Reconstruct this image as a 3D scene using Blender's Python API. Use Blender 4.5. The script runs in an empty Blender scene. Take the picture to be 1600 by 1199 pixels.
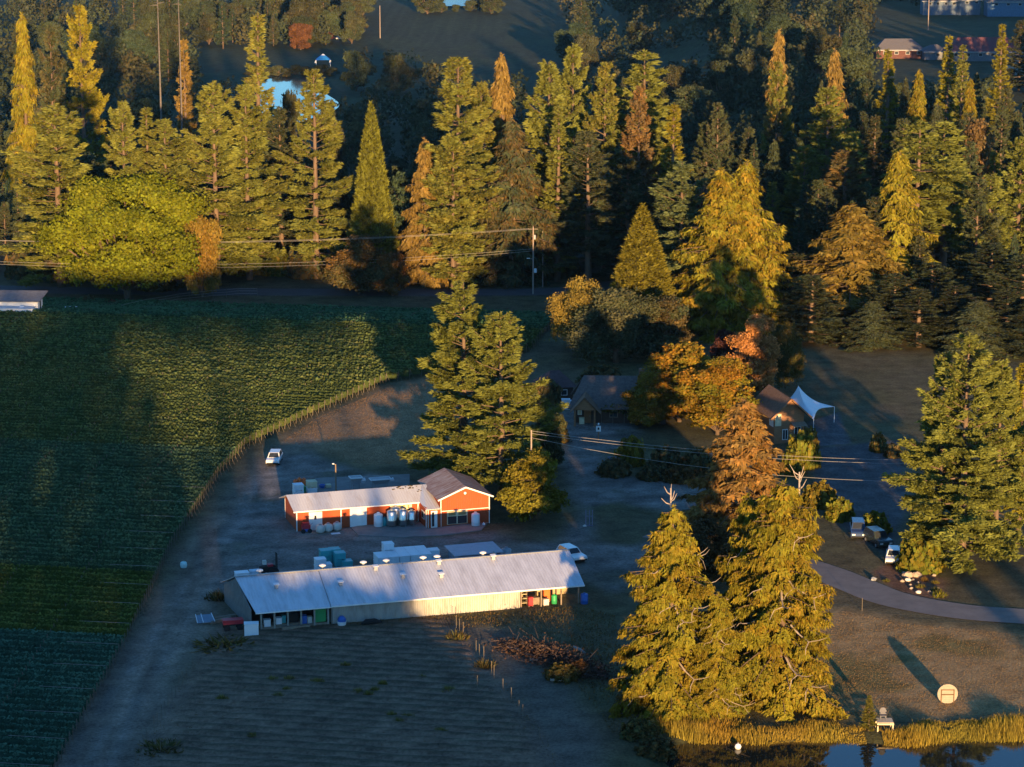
import bpy, math, random
import numpy as np

# ------------------------------------------------------------------ camera, sky, sun, exposure
SC = bpy.context.scene
COL = SC.collection
F_PX, PITCH, CAM_H = 4200.0, math.radians(12.5), 88.0
cam_data = bpy.data.cameras.new('camera')
cam_data.sensor_width = 36.0
cam_data.lens = F_PX / 1600.0 * 36.0
cam_data.clip_start = 1.0
cam_data.clip_end = 20000.0
cam = bpy.data.objects.new('camera', cam_data)
cam.location = (0, 0, CAM_H)
cam.rotation_euler = (math.pi / 2 - PITCH, 0, 0)
COL.objects.link(cam)
SC.camera = cam

SUN_EL, SUN_AZ = math.radians(5.1), math.radians(7.5)   # sun behind the viewer, a little to the right
world = bpy.data.worlds.new('World')
SC.world = world
world.use_nodes = True
wn = world.node_tree.nodes
wl = world.node_tree.links
wn.clear()
sky = wn.new('ShaderNodeTexSky')
sky.sky_type = 'NISHITA'
sky.sun_disc = False
sky.sun_elevation = SUN_EL
sky.sun_rotation = math.pi - SUN_AZ
sky.altitude = 50.0
sky.air_density = 1.0
sky.dust_density = 0.0
sky.ozone_density = 4.3
bg = wn.new('ShaderNodeBackground')
bg.inputs['Strength'].default_value = 0.15
wo = wn.new('ShaderNodeOutputWorld')
wl.new(sky.outputs[0], bg.inputs[0])
wl.new(bg.outputs[0], wo.inputs[0])

sun_data = bpy.data.lights.new('sun', 'SUN')
sun_data.energy = 4.9
sun_data.color = (1.0, 0.62, 0.27)
sun_data.angle = math.radians(0.53)
sun = bpy.data.objects.new('sun', sun_data)
sd = np.array([math.sin(SUN_AZ) * math.cos(SUN_EL), -math.cos(SUN_AZ) * math.cos(SUN_EL), math.sin(SUN_EL)])
from mathutils import Vector, Matrix
sun.rotation_euler = Vector(sd).to_track_quat('Z', 'Y').to_euler()
sun.location = (60, -100, 120)
COL.objects.link(sun)

SC.view_settings.view_transform = 'Standard'
SC.view_settings.look = 'None'
SC.view_settings.exposure = 1.55
SC.view_settings.gamma = 1.0
SC.render.engine = 'CYCLES'
SC.cycles.use_denoising = True
SC.cycles.max_bounces = 5
SC.cycles.diffuse_bounces = 2
SC.cycles.glossy_bounces = 3
SC.cycles.transmission_bounces = 2
SC.cycles.volume_bounces = 0
SC.cycles.volume_max_steps = 64
SC.cycles.transparent_max_bounces = 4
SC.cycles.caustics_reflective = False
SC.cycles.caustics_refractive = False

# ------------------------------------------------------------------ terrain height and picture-to-ground lookup
CP, SP = math.cos(PITCH), math.sin(PITCH)

def sstep(a, b, x):
    t = np.clip((x - a) / (b - a), 0, 1)
    return t * t * (3 - 2 * t)

def hash2(ix, iy, seed=0):
    h = (ix.astype(np.int64) * 374761393 + iy.astype(np.int64) * 668265263 + seed * 974634777) & 0x7fffffff
    h = (h ^ (h >> 13)) * 1274126177 & 0x7fffffff
    return ((h ^ (h >> 16)) & 0xffff) / 65535.0

def vnoise(x, y, seed=0):
    x = np.asarray(x, float); y = np.asarray(y, float)
    ix, iy = np.floor(x), np.floor(y)
    fx, fy = x - ix, y - iy
    fx = fx * fx * (3 - 2 * fx); fy = fy * fy * (3 - 2 * fy)
    a = hash2(ix, iy, seed); b = hash2(ix + 1, iy, seed); c = hash2(ix, iy + 1, seed); d = hash2(ix + 1, iy + 1, seed)
    return (a * (1 - fx) + b * fx) * (1 - fy) + (c * (1 - fx) + d * fx) * fy

def fbm(x, y, sc, seed=0, octv=4):
    s, a, t = 0.0, 0.5, 0.0
    for k in range(octv):
        s = s + a * vnoise(np.asarray(x) / sc, np.asarray(y) / sc, seed + k); t += a
        a *= 0.5; sc *= 0.5
    return s / t

def gz(x, y):
    """height of the land"""
    x = np.asarray(x, float); y = np.asarray(y, float)
    z = -4.0 * sstep(436, 474, y + 0.10 * x)
    z = z - 21.0 * sstep(545, 660, y) * (1 - sstep(40, 95, x)) - 3.0 * sstep(545, 700, y) * sstep(40, 95, x)
    z = z + 0.9 * (fbm(x, y, 60, 5, 3) - 0.5) * sstep(500, 560, y)
    pond = sstep(243.5, 239.0, y + shore(x)) * sstep(11, 17.5, x + 0.25 * (y - 238))
    z = z - 1.1 * pond
    return z

def shore(x):
    return 0.7 * np.sin(x * 0.21) + 0.4 * np.sin(x * 0.53 + 1.0) - 0.05 * (x - 30)

def ray(px, py):
    u, v = (px - 800.0) / F_PX, (py - 599.5) / F_PX
    return np.array([u, CP - v * SP, -SP - v * CP])

def G(px, py, z=None):
    """where the line of sight of a picture point meets the land (or the level z)"""
    d = ray(px, py)
    if z is not None:
        t = (z - CAM_H) / d[2]
        return np.array([d[0] * t, d[1] * t, z])
    zz = 0.0
    for _ in range(40):
        t = (zz - CAM_H) / d[2]
        zz = 0.5 * zz + 0.5 * float(gz(d[0] * t, d[1] * t))
    t = (zz - CAM_H) / d[2]
    return np.array([d[0] * t, d[1] * t, zz])

def PX(x, y, z):
    dep = y * CP - (z - CAM_H) * SP
    up = y * SP + (z - CAM_H) * CP
    return 800 + F_PX * x / dep, 599.5 - F_PX * up / dep, F_PX / dep

def z_at(py, y):
    """height of a point seen at picture row py when it stands at distance y"""
    v = (py - 599.5) / F_PX
    return CAM_H + y * (-SP - v * CP) / (CP - v * SP)

# ------------------------------------------------------------------ object helpers
def tag(o, label=None, cat=None, group=None, kind=None):
    if label: o['label'] = label
    if cat: o['category'] = cat
    if group: o['group'] = group
    if kind: o['kind'] = kind
    return o

def empty(name, loc=(0, 0, 0), rz=0.0, label=None, cat=None, group=None):
    o = bpy.data.objects.new(name, None)
    o.empty_display_size = 0.3
    o.location = tuple(float(v) for v in loc)
    o.rotation_euler = (0, 0, rz)
    COL.objects.link(o)
    return tag(o, label, cat, group)

def link(name, mesh, parent=None, loc=(0, 0, 0), rz=0.0):
    o = bpy.data.objects.new(name, mesh)
    o.location = tuple(float(v) for v in loc)
    o.rotation_euler = (0, 0, rz)
    COL.objects.link(o)
    if parent is not None: o.parent = parent
    return o

def copy_tree(o, parent=None):
    c = o.copy()
    COL.objects.link(c)
    c.parent = parent
    for ch in o.children: copy_tree(ch, c)
    return c

class MB:
    """collects simple solids and links them as one mesh"""
    def __init__(s):
        s.v, s.f, s.m = [], [], []
    def add(s, vs, fs, mi=0):
        b = len(s.v)
        s.v += [tuple(float(c) for c in p) for p in vs]
        s.f += [tuple(b + i for i in f) for f in fs]
        s.m += [mi] * len(fs)
        return s
    def hexa(s, p, mi=0):
        return s.add(p, [(0, 3, 2, 1), (4, 5, 6, 7), (0, 1, 5, 4), (1, 2, 6, 5), (2, 3, 7, 6), (3, 0, 4, 7)], mi)
    def box(s, x0, x1, y0, y1, z0, z1, mi=0):
        return s.hexa([(x0, y0, z0), (x1, y0, z0), (x1, y1, z0), (x0, y1, z0), (x0, y0, z1), (x1, y0, z1), (x1, y1, z1), (x0, y1, z1)], mi)
    def slab(s, a, b, c, d, t, mi=0):
        """sheet a-b-c-d thickened downwards by t"""
        lo = [(p[0], p[1], p[2] - t) for p in (a, b, c, d)]
        return s.hexa(lo + [a, b, c, d], mi)
    def bar(s, a, b, w, h=None, mi=0):
        a, b = np.array(a, float), np.array(b, float)
        h = h or w
        d = b - a; d /= np.linalg.norm(d)
        up = np.array([0, 0, 1.0]) if abs(d[2]) < 0.9 else np.array([0, 1.0, 0])
        sx = np.cross(d, up); sx /= np.linalg.norm(sx); sy = np.cross(sx, d)
        q = [(-1, -1), (1, -1), (1, 1), (-1, 1)]
        return s.hexa([a + sx * i * w / 2 + sy * j * h / 2 for i, j in q] + [b + sx * i * w / 2 + sy * j * h / 2 for i, j in q], mi)
    def tube(s, pts, rad, n=8, mi=0, cap=True):
        pts = [np.array(p, float) for p in pts]
        if not hasattr(rad, '__len__'): rad = [rad] * len(pts)
        vs, fs = [], []
        for i, p in enumerate(pts):
            d = pts[min(i + 1, len(pts) - 1)] - pts[max(i - 1, 0)]
            d = d / (np.linalg.norm(d) + 1e-9)
            up = np.array([0, 0, 1.0]) if abs(d[2]) < 0.9 else np.array([0, 1.0, 0])
            sx = np.cross(d, up); sx /= np.linalg.norm(sx); sy = np.cross(sx, d)
            for k in range(n):
                a = 2 * math.pi * k / n
                vs.append(p + rad[i] * (math.cos(a) * sx + math.sin(a) * sy))
        for i in range(len(pts) - 1):
            for k in range(n):
                a, b = i * n + k, i * n + (k + 1) % n
                fs.append((a, a + n, b + n, b))
        if cap:
            fs.append(tuple(range(n))); fs.append(tuple((len(pts) - 1) * n + k for k in reversed(range(n))))
        return s.add(vs, fs, mi)
    def lathe(s, prof, cx=0, cy=0, z=0, n=14, mi=0):
        vs, fs = [], []
        for r, h in prof:
            for k in range(n):
                a = 2 * math.pi * k / n
                vs.append((cx + r * math.cos(a), cy + r * math.sin(a), z + h))
        for i in range(len(prof) - 1):
            for k in range(n):
                a, b = i * n + k, i * n + (k + 1) % n
                fs.append((a, b, b + n, a + n))
        fs.append(tuple(reversed(range(n)))); fs.append(tuple((len(prof) - 1) * n + k for k in range(n)))
        return s.add(vs, fs, mi)
    def prism(s, poly, y0, y1, mi=0):
        """polygon in x,z swept from y0 to y1"""
        n = len(poly)
        vs = [(x, y0, z) for x, z in poly] + [(x, y1, z) for x, z in poly]
        fs = [tuple(range(n)), tuple(reversed(range(n, 2 * n)))] + [(i, i + n, (i + 1) % n + n, (i + 1) % n) for i in range(n)]
        return s.add(vs, fs, mi)
    def mesh(s, name, mats, smooth=False):
        me = bpy.data.meshes.new(name)
        me.from_pydata(s.v, [], s.f)
        for m in (mats if isinstance(mats, (list, tuple)) else [mats]): me.materials.append(m)
        if any(s.m): me.polygons.foreach_set('material_index', s.m)
        if smooth: me.polygons.foreach_set('use_smooth', [True] * len(s.f))
        me.update()
        import bmesh
        bm = bmesh.new(); bm.from_mesh(me); bmesh.ops.recalc_face_normals(bm, faces=bm.faces); bm.to_mesh(me); bm.free()
        return me
    def build(s, name, mats, parent=None, loc=(0, 0, 0), rz=0.0, smooth=False, label=None):
        o = link(name, s.mesh(name, mats, smooth), parent, loc, rz)
        if label: o['label'] = label
        return o

# ------------------------------------------------------------------ materials
MATS = {}
def mat(name, col, rough=0.8, metal=0.0, var=0.25, scale=1.5, bump=0.0, bscale=20.0, spec=0.3, col2=None, stretch=(1, 1, 1), emit=None):
    """principled surface with procedural mottling, grain and relief in object space"""
    if name in MATS: return MATS[name]
    m = bpy.data.materials.new(name); m.use_nodes = True
    nt = m.node_tree; N, L = nt.nodes, nt.links
    p = N['Principled BSDF']
    tc = N.new('ShaderNodeTexCoord'); mp = N.new('ShaderNodeMapping')
    mp.inputs['Scale'].default_value = stretch
    L.new(tc.outputs['Object'], mp.inputs[0])
    n1 = N.new('ShaderNodeTexNoise'); n1.inputs['Scale'].default_value = scale; n1.inputs['Detail'].default_value = 6; n1.inputs['Roughness'].default_value = 0.65
    L.new(mp.outputs[0], n1.inputs['Vector'])
    rp = N.new('ShaderNodeMapRange'); rp.inputs[1].default_value = 0.3; rp.inputs[2].default_value = 0.7
    L.new(n1.outputs['Fac'], rp.inputs[0])
    mx = N.new('ShaderNodeMix'); mx.data_type = 'RGBA'
    c2 = col2 or tuple(c * (1 - var) for c in col)
    mx.inputs[6].default_value = (*[min(1, c * (1 + var * 0.4)) for c in col], 1); mx.inputs[7].default_value = (*c2, 1)
    L.new(rp.outputs[0], mx.inputs[0]); L.new(mx.outputs[2], p.inputs['Base Color'])
    p.inputs['Roughness'].default_value = rough; p.inputs['Metallic'].default_value = metal
    p.inputs['Specular IOR Level'].default_value = spec
    if bump:
        n2 = N.new('ShaderNodeTexNoise'); n2.inputs['Scale'].default_value = bscale; n2.inputs['Detail'].default_value = 3
        L.new(mp.outputs[0], n2.inputs['Vector'])
        b = N.new('ShaderNodeBump'); b.inputs['Strength'].default_value = bump; b.inputs['Distance'].default_value = 0.05
        L.new(n2.outputs['Fac'], b.inputs['Height']); L.new(b.outputs[0], p.inputs['Normal'])
    MATS[name] = m
    return m

def ribbed(name, col, pitch, rough=0.45, metal=0.3, col2=None, mixscale=0.6, axis=0, depth=0.02, amount=(0.45, 0.75)):
    """corrugated sheet: ribs as relief, weathering as a second colour"""
    m = bpy.data.materials.new(name); m.use_nodes = True
    nt = m.node_tree; N, L = nt.nodes, nt.links
    p = N['Principled BSDF']
    tc = N.new('ShaderNodeTexCoord')
    sp = N.new('ShaderNodeSeparateXYZ'); L.new(tc.outputs['Object'], sp.inputs[0])
    ml = N.new('ShaderNodeMath'); ml.operation = 'MULTIPLY'; ml.inputs[1].default_value = 2 * math.pi / pitch
    L.new(sp.outputs[axis], ml.inputs[0])
    si = N.new('ShaderNodeMath'); si.operation = 'SINE'; L.new(ml.outputs[0], si.inputs[0])
    b = N.new('ShaderNodeBump'); b.inputs['Strength'].default_value = 0.6; b.inputs['Distance'].default_value = depth
    L.new(si.outputs[0], b.inputs['Height']); L.new(b.outputs[0], p.inputs['Normal'])
    mp = N.new('ShaderNodeMapping'); mp.inputs['Scale'].default_value = (2.2, 0.45, 0.6) if axis == 0 else (0.45, 2.2, 0.6)
    L.new(tc.outputs['Object'], mp.inputs[0])
    n1 = N.new('ShaderNodeTexNoise'); n1.inputs['Scale'].default_value = mixscale; n1.inputs['Detail'].default_value = 7; n1.inputs['Roughness'].default_value = 0.7
    L.new(mp.outputs[0], n1.inputs['Vector'])
    rp = N.new('ShaderNodeMapRange'); rp.inputs[1].default_value = amount[0]; rp.inputs[2].default_value = amount[1]
    L.new(n1.outputs['Fac'], rp.inputs[0])
    mx = N.new('ShaderNodeMix'); mx.data_type = 'RGBA'
    mx.inputs[6].default_value = (*col, 1); mx.inputs[7].default_value = (*(col2 or tuple(c * 0.7 for c in col)), 1)
    L.new(rp.outputs[0], mx.inputs[0]); L.new(mx.outputs[2], p.inputs['Base Color'])
    p.inputs['Roughness'].default_value = rough; p.inputs['Metallic'].default_value = metal
    MATS[name] = m
    return m

def ground_material():
    m = bpy.data.materials.new('ground'); m.use_nodes = True
    nt = m.node_tree; N, L = nt.nodes, nt.links
    p = N['Principled BSDF']; p.inputs['Roughness'].default_value = 0.95; p.inputs['Specular IOR Level'].default_value = 0.1
    at = N.new('ShaderNodeAttribute'); at.attribute_name = 'soil'
    geo = N.new('ShaderNodeNewGeometry')
    def noise(sc, det, ro=0.6):
        n = N.new('ShaderNodeTexNoise'); n.inputs['Scale'].default_value = sc; n.inputs['Detail'].default_value = det; n.inputs['Roughness'].default_value = ro
        L.new(geo.outputs['Position'], n.inputs['Vector']); return n
    a, b = noise(0.35, 6, 0.7), noise(3.0, 4, 0.7)
    ad = N.new('ShaderNodeMath'); ad.operation = 'ADD'; L.new(a.outputs['Fac'], ad.inputs[0]); L.new(b.outputs['Fac'], ad.inputs[1])
    rp = N.new('ShaderNodeMapRange'); rp.inputs[1].default_value = 0.7; rp.inputs[2].default_value = 1.3; rp.inputs[3].default_value = 0.42; rp.inputs[4].default_value = 1.65
    L.new(ad.outputs[0], rp.inputs[0])
    mu = N.new('ShaderNodeVectorMath'); mu.operation = 'SCALE'
    L.new(at.outputs['Color'], mu.inputs[0]); L.new(rp.outputs[0], mu.inputs['Scale'])
    L.new(mu.outputs[0], p.inputs['Base Color'])
    bn = noise(2.2, 5, 0.75)
    bu = N.new('ShaderNodeBump'); bu.inputs['Strength'].default_value = 0.8; bu.inputs['Distance'].default_value = 0.2
    L.new(bn.outputs['Fac'], bu.inputs['Height']); L.new(bu.outputs[0], p.inputs['Normal'])
    return m
M_GROUND = ground_material()

def foliage_material(name, trans=0.22):
    """leaf surface: hue from the plant, lighter and darker leaves, some turning"""
    m = bpy.data.materials.new(name); m.use_nodes = True
    nt = m.node_tree; N, L = nt.nodes, nt.links
    for n in list(N):
        if n.type == 'BSDF_PRINCIPLED': N.remove(n)
    out = [n for n in N if n.type == 'OUTPUT_MATERIAL'][0]
    oi = N.new('ShaderNodeObjectInfo')
    at = N.new('ShaderNodeAttribute'); at.attribute_name = 'tint'
    turn = N.new('ShaderNodeAttribute'); turn.attribute_name = 'turn'
    mr = N.new('ShaderNodeMapRange'); mr.inputs[3].default_value = 0.5; mr.inputs[4].default_value = 1.5
    L.new(at.outputs['Fac'], mr.inputs[0])
    mx = N.new('ShaderNodeMix'); mx.data_type = 'RGBA'
    mx.inputs[7].default_value = (0.30, 0.115, 0.02, 1)
    ml = N.new('ShaderNodeMath'); ml.operation = 'MULTIPLY'
    L.new(oi.outputs['Alpha'], ml.inputs[0]); L.new(turn.outputs['Fac'], ml.inputs[1])
    L.new(ml.outputs[0], mx.inputs[0]); L.new(oi.outputs['Color'], mx.inputs[6])
    vs = N.new('ShaderNodeVectorMath'); vs.operation = 'SCALE'
    L.new(mx.outputs[2], vs.inputs[0]); L.new(mr.outputs[0], vs.inputs['Scale'])
    df = N.new('ShaderNodeBsdfDiffuse'); tr = N.new('ShaderNodeBsdfTranslucent')
    L.new(vs.outputs[0], df.inputs['Color']); L.new(vs.outputs[0], tr.inputs['Color'])
    ms = N.new('ShaderNodeMixShader'); ms.inputs[0].default_value = trans
    L.new(df.outputs[0], ms.inputs[1]); L.new(tr.outputs[0], ms.inputs[2]); L.new(ms.outputs[0], out.inputs['Surface'])
    return m
M_LEAF = foliage_material('leaves')
M_BARK = mat('bark', (0.15, 0.105, 0.075), 0.95, var=0.45, scale=1.2, bump=0.6, bscale=6, stretch=(4, 4, 0.6))
M_DEAD = mat('dead_wood', (0.36, 0.30, 0.25), 0.9, var=0.35, scale=2)

# ------------------------------------------------------------------ regions of the land
def poly_px(pts):
    return np.array([G(*p)[:2] for p in pts])

def sdist(px, py, poly):
    """distance to a polygon, negative inside"""
    x, y = np.asarray(px, float), np.asarray(py, float)
    d = np.full(x.shape, 1e9); inside = np.zeros(x.shape, bool)
    n = len(poly)
    for i in range(n):
        ax, ay = poly[i]; bx, by = poly[(i + 1) % n]
        ex, ey = bx - ax, by - ay
        t = np.clip(((x - ax) * ex + (y - ay) * ey) / (ex * ex + ey * ey + 1e-9), 0, 1)
        d = np.minimum(d, np.hypot(x - ax - t * ex, y - ay - t * ey))
        c = ((ay > y) != (by > y)) & (x < (bx - ax) * (y - ay) / (by - ay + 1e-12) + ax)
        inside ^= c
    return np.where(inside, -d, d)

def ribbon_poly(pts, widths):
    pts = np.array(pts, float); out_l, out_r = [], []
    for i in range(len(pts)):
        d = pts[min(i + 1, len(pts) - 1)] - pts[max(i - 1, 0)]
        d /= np.linalg.norm(d); n = np.array([-d[1], d[0]])
        out_l.append(pts[i] + n * widths[i] / 2); out_r.append(pts[i] - n * widths[i] / 2)
    return np.array(out_l + out_r[::-1])

def smooth_line(pts, k=6):
    pts = np.array(pts, float); out = []
    for i in range(len(pts) - 1):
        p0, p1, p2, p3 = pts[max(i - 1, 0)], pts[i], pts[i + 1], pts[min(i + 2, len(pts) - 1)]
        for t in np.linspace(0, 1, k, endpoint=False):
            out.append(0.5 * ((2 * p1) + (-p0 + p2) * t + (2 * p0 - 5 * p1 + 4 * p2 - p3) * t * t + (-p0 + 3 * p1 - 3 * p2 + p3) * t ** 3))
    out.append(pts[-1])
    return np.array(out)

P_TRACK = poly_px([(40, 1215), (135, 1080), (205, 990), (290, 862), (380, 748), (428, 700), (480, 690), (455, 760), (410, 830), (345, 945), (265, 1085), (205, 1215)])
P_YARD = poly_px([(335, 930), (345, 850), (388, 765), (425, 715), (480, 705), (560, 735), (645, 756), (660, 842), (770, 832), (800, 850), (880, 850), (905, 812), (885, 705), (848, 655), (890, 636), (990, 650), (990, 702), (945, 706), (938, 738), (1000, 748), (1105, 756), (1115, 795), (1035, 800), (968, 786), (925, 792), (915, 850), (1000, 852), (1045, 835), (1065, 885), (960, 925), (918, 905), (895, 866), (600, 892), (368, 935)])
P_FIELD = poly_px([(335, 982), (705, 962), (745, 1010), (845, 1140), (890, 1215), (195, 1215)])
P_TRACK2 = poly_px([(700, 975), (790, 985), (900, 1080), (950, 1215), (880, 1215), (800, 1090), (745, 1010)])
P_LAWN = poly_px([(1235, 985), (1320, 955), (1420, 975), (1640, 995), (1640, 1118), (1235, 1120)])
P_PARK = poly_px([(1255, 700), (1405, 690), (1420, 790), (1392, 868), (1340, 845), (1300, 815), (1285, 770)])
P_PATIO = poly_px([(1262, 660), (1310, 645), (1330, 694), (1262, 700)])
P_DRY = poly_px([(440, 690), (500, 650), (610, 605), (700, 590), (700, 720), (560, 728), (480, 700)])
P_BED = poly_px([(1362, 895), (1385, 880), (1440, 884), (1475, 905), (1478, 934), (1440, 935), (1395, 921)])
P_APRON = poly_px([(548, 826), (575, 820), (650, 812), (668, 828), (765, 815), (752, 830), (690, 838), (625, 841), (560, 838)])
DRIVE = smooth_line([G(*p)[:2] for p in [(1680, 968), (1600, 964), (1500, 956), (1400, 938), (1340, 916), (1290, 896), (1220, 874), (1150, 856), (1080, 842), (1020, 832)]])
P_DRIVE = ribbon_poly(DRIVE, [6.2] * len(DRIVE))
ROAD = smooth_line([G(*p)[:2] for p in [(-250, 452), (-100, 450), (150, 455), (350, 456), (500, 457), (700, 457), (870, 455), (1000, 440), (1200, 420)]])
P_ROAD = ribbon_poly(ROAD, [7.0] * len(ROAD))
# vineyard: its east edge as a line x(y), rows running a little off square to it
ROW_T = math.tan(math.radians(-10))
VE_Y = np.array([215, 234, 272, 306, 340, 356, 376, 397, 404, 421, 440, 482])
VE_X = np.array([-42.2, -41.8, -40.6, -40.4, -38.5, -36.5, -28.5, -19.3, -11, 3.0, 6.5, 9.0])
def vine_east(y): return np.interp(y, VE_Y, VE_X)

def soil(x, y):
    """own colour of the land at a place"""
    x = np.asarray(x, float); y = np.asarray(y, float)
    nz = fbm(x, y, 9, 11, 4) - 0.5; nf = fbm(x, y, 2.0, 21, 3) - 0.5; nb = fbm(x, y, 30, 31, 3) - 0.5
    col = np.empty(x.shape + (3,)); col[:] = (0.105, 0.088, 0.05)
    def put(mask, c):
        col[:] = col * (1 - mask[..., None]) + np.array(c) * mask[..., None]
    put(np.clip(0.5 + 2.2 * nz, 0, 1) * 0.5, (0.075, 0.085, 0.035))
    def region(poly, c, w=1.5, jit=3.0, k=1.0):
        put(sstep(w, -w, sdist(x, y, poly) + jit * nz + jit * 0.4 * nf) * k, c)
    put(sstep(500, 520, y), (0.05, 0.048, 0.03))
    far = sstep(620, 660, y)
    put(far * sstep(-0.1, 0.1, nb), (0.055, 0.062, 0.03))
    put(far * sstep(0.1, -0.1, nb), (0.05, 0.055, 0.03))
    vin = sstep(1.0, -1.0, x - vine_east(y) + nz) * sstep(478, 474, y + 0.1 * x)
    put(vin, (0.062, 0.068, 0.03))
    region(P_DRY, (0.27, 0.185, 0.10), 3, 4)
    region(P_FIELD, (0.185, 0.125, 0.085), 1.0, 1.5)
    stripe = 0.5 + 0.5 * np.sin((y - ROW_T * (x + 41)) / 1.75 * 2 * math.pi + 0.8 * nf)
    put(sstep(0, -2.5, sdist(x, y, P_FIELD)) * sstep(0.45, 0.95, stripe + 0.9 * nz) * 0.85, (0.06, 0.058, 0.035))
    region(P_TRACK, (0.19, 0.148, 0.112), 2.5, 3.0)
    region(P_TRACK2, (0.12, 0.105, 0.088), 2.0, 2.5, 0.8)
    region(P_YARD, (0.165, 0.15, 0.132), 1.5, 2.5)
    region(P_LAWN, (0.31, 0.215, 0.10), 2.0, 3.0)
    m = sstep(0.02, 0.16, nz) * sstep(2, -2, sdist(x, y, P_LAWN)); put(m * 0.75, (0.085, 0.095, 0.03))
    region(P_PARK, (0.085, 0.085, 0.088), 0.8, 1.5)
    region(P_PATIO, (0.10, 0.10, 0.105), 0.4, 0.3)
    region(P_BED, (0.15, 0.085, 0.055), 0.5, 1.0)
    region(P_ROAD, (0.10, 0.10, 0.105), 0.6, 0.8)
    lane = sstep(1.5, -2.5, sdist(x, y, P_TRACK))
    col[:] = col * (1 + lane[..., None] * 1.3 * (fbm(x * 1.6, y * 0.16, 1.6, 41, 4) - 0.5)[..., None])
    yard = sstep(1.0, -2.0, sdist(x, y, P_YARD))
    col[:] = col * (1 + yard[..., None] * 1.1 * (fbm(x * 0.3, y * 1.2 - x * 0.3, 2.4, 43, 4) - 0.5)[..., None])
    put(yard * sstep(0.60, 0.70, fbm(x, y, 6, 47, 4)) * 0.55, (0.07, 0.075, 0.04))
    tr = sstep(0.15, 0.0, np.abs(np.abs(sdist(x, y, P_TRACK) + 3.6) - 0.95) - 0.25)
    put(tr * 0.35, (0.20, 0.185, 0.165))
    shr = (y + shore(x))
    put(sstep(246.5, 243.5, shr + 2 * nf) * sstep(8, 15, x), (0.06, 0.06, 0.025))
    return np.clip(col * (1 + 0.5 * nf[..., None]), 0.01, 0.6)

def grid_object(name, xs, ys, zoff=0.0, keep=None, zfun=None, kind='structure', parent=None, material=None, cfun=None):
    X, Y = np.meshgrid(xs, ys)
    Z = gz(X, Y) + zoff
    if zfun is not None: Z = Z + zfun(X, Y)
    C = (cfun or soil)(X, Y)
    ny, nx = X.shape
    idx = np.arange(ny * nx).reshape(ny, nx)
    q = np.stack([idx[:-1, :-1], idx[:-1, 1:], idx[1:, 1:], idx[1:, :-1]], -1).reshape(-1, 4)
    if keep is not None:
        cx = (X[:-1, :-1] + X[1:, 1:]) / 2; cy = (Y[:-1, :-1] + Y[1:, 1:]) / 2
        q = q[keep(cx, cy).reshape(-1)]
    used = np.unique(q)
    remap = np.full(ny * nx, -1); remap[used] = np.arange(len(used))
    co = np.stack([X, Y, Z], -1).reshape(-1, 3)[used]
    me = raw_mesh(name, co, remap[q], {'soil': ('FLOAT_COLOR', np.c_[C.reshape(-1, 3)[used], np.ones(len(used))])}, material or M_GROUND, smooth=True)
    o = link(name, me, parent)
    if parent is None: o['kind'] = kind
    return o

def raw_mesh(name, co, faces, attrs, material, smooth=False):
    me = bpy.data.meshes.new(name)
    n, k = faces.shape
    me.vertices.add(len(co)); me.vertices.foreach_set('co', np.ascontiguousarray(co, np.float32).ravel())
    me.loops.add(n * k); me.loops.foreach_set('vertex_index', np.ascontiguousarray(faces, np.int32).ravel())
    me.polygons.add(n)
    me.polygons.foreach_set('loop_start', np.arange(0, n * k, k, dtype=np.int32))
    me.polygons.foreach_set('loop_total', np.full(n, k, np.int32))
    for a, (ty, val) in attrs.items():
        at = me.attributes.new(a, ty, 'POINT')
        at.data.foreach_set('color' if ty == 'FLOAT_COLOR' else 'value', np.ascontiguousarray(val, np.float32).ravel())
    me.materials.append(material)
    if smooth: me.polygons.foreach_set('use_smooth', np.ones(n, bool))
    me.update(calc_edges=True)
    return me

# ------------------------------------------------------------------ ground, roads, water
def axis(lo, hi, step, outs_lo, outs_hi):
    return np.concatenate([outs_lo, np.arange(lo, hi + 1e-6, step), outs_hi])
xs = axis(-112, 112, 1.0, [-4000, -2000, -1000, -600, -400, -300, -240, -200, -175, -155, -140, -128, -119], [119, 128, 140, 155, 175, 200, 240, 300, 400, 600, 1000, 2000, 4000])
ys = axis(226, 520, 1.0, [-2500, -1200, -600, -300, -150, -50, 20, 80, 120, 150, 175, 192, 205, 215, 221], np.concatenate([np.arange(523, 700, 3.0), np.arange(705, 1210, 8.0), [1230, 1260, 1300, 1400, 1500, 1700, 2500, 6000]]))
grid_object('ground', xs, ys)

def sheet(name, poly, zoff, step=1.0, margin=2.5, zfun=None):
    lo, hi = poly.min(0) - margin - step, poly.max(0) + margin + step
    gx = np.arange(math.floor(lo[0]), hi[0], step); gy = np.arange(math.floor(lo[1]), hi[1], step)
    return grid_object(name, gx, gy, zoff, keep=lambda a, b: sdist(a, b, poly) < margin, zfun=zfun)

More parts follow.
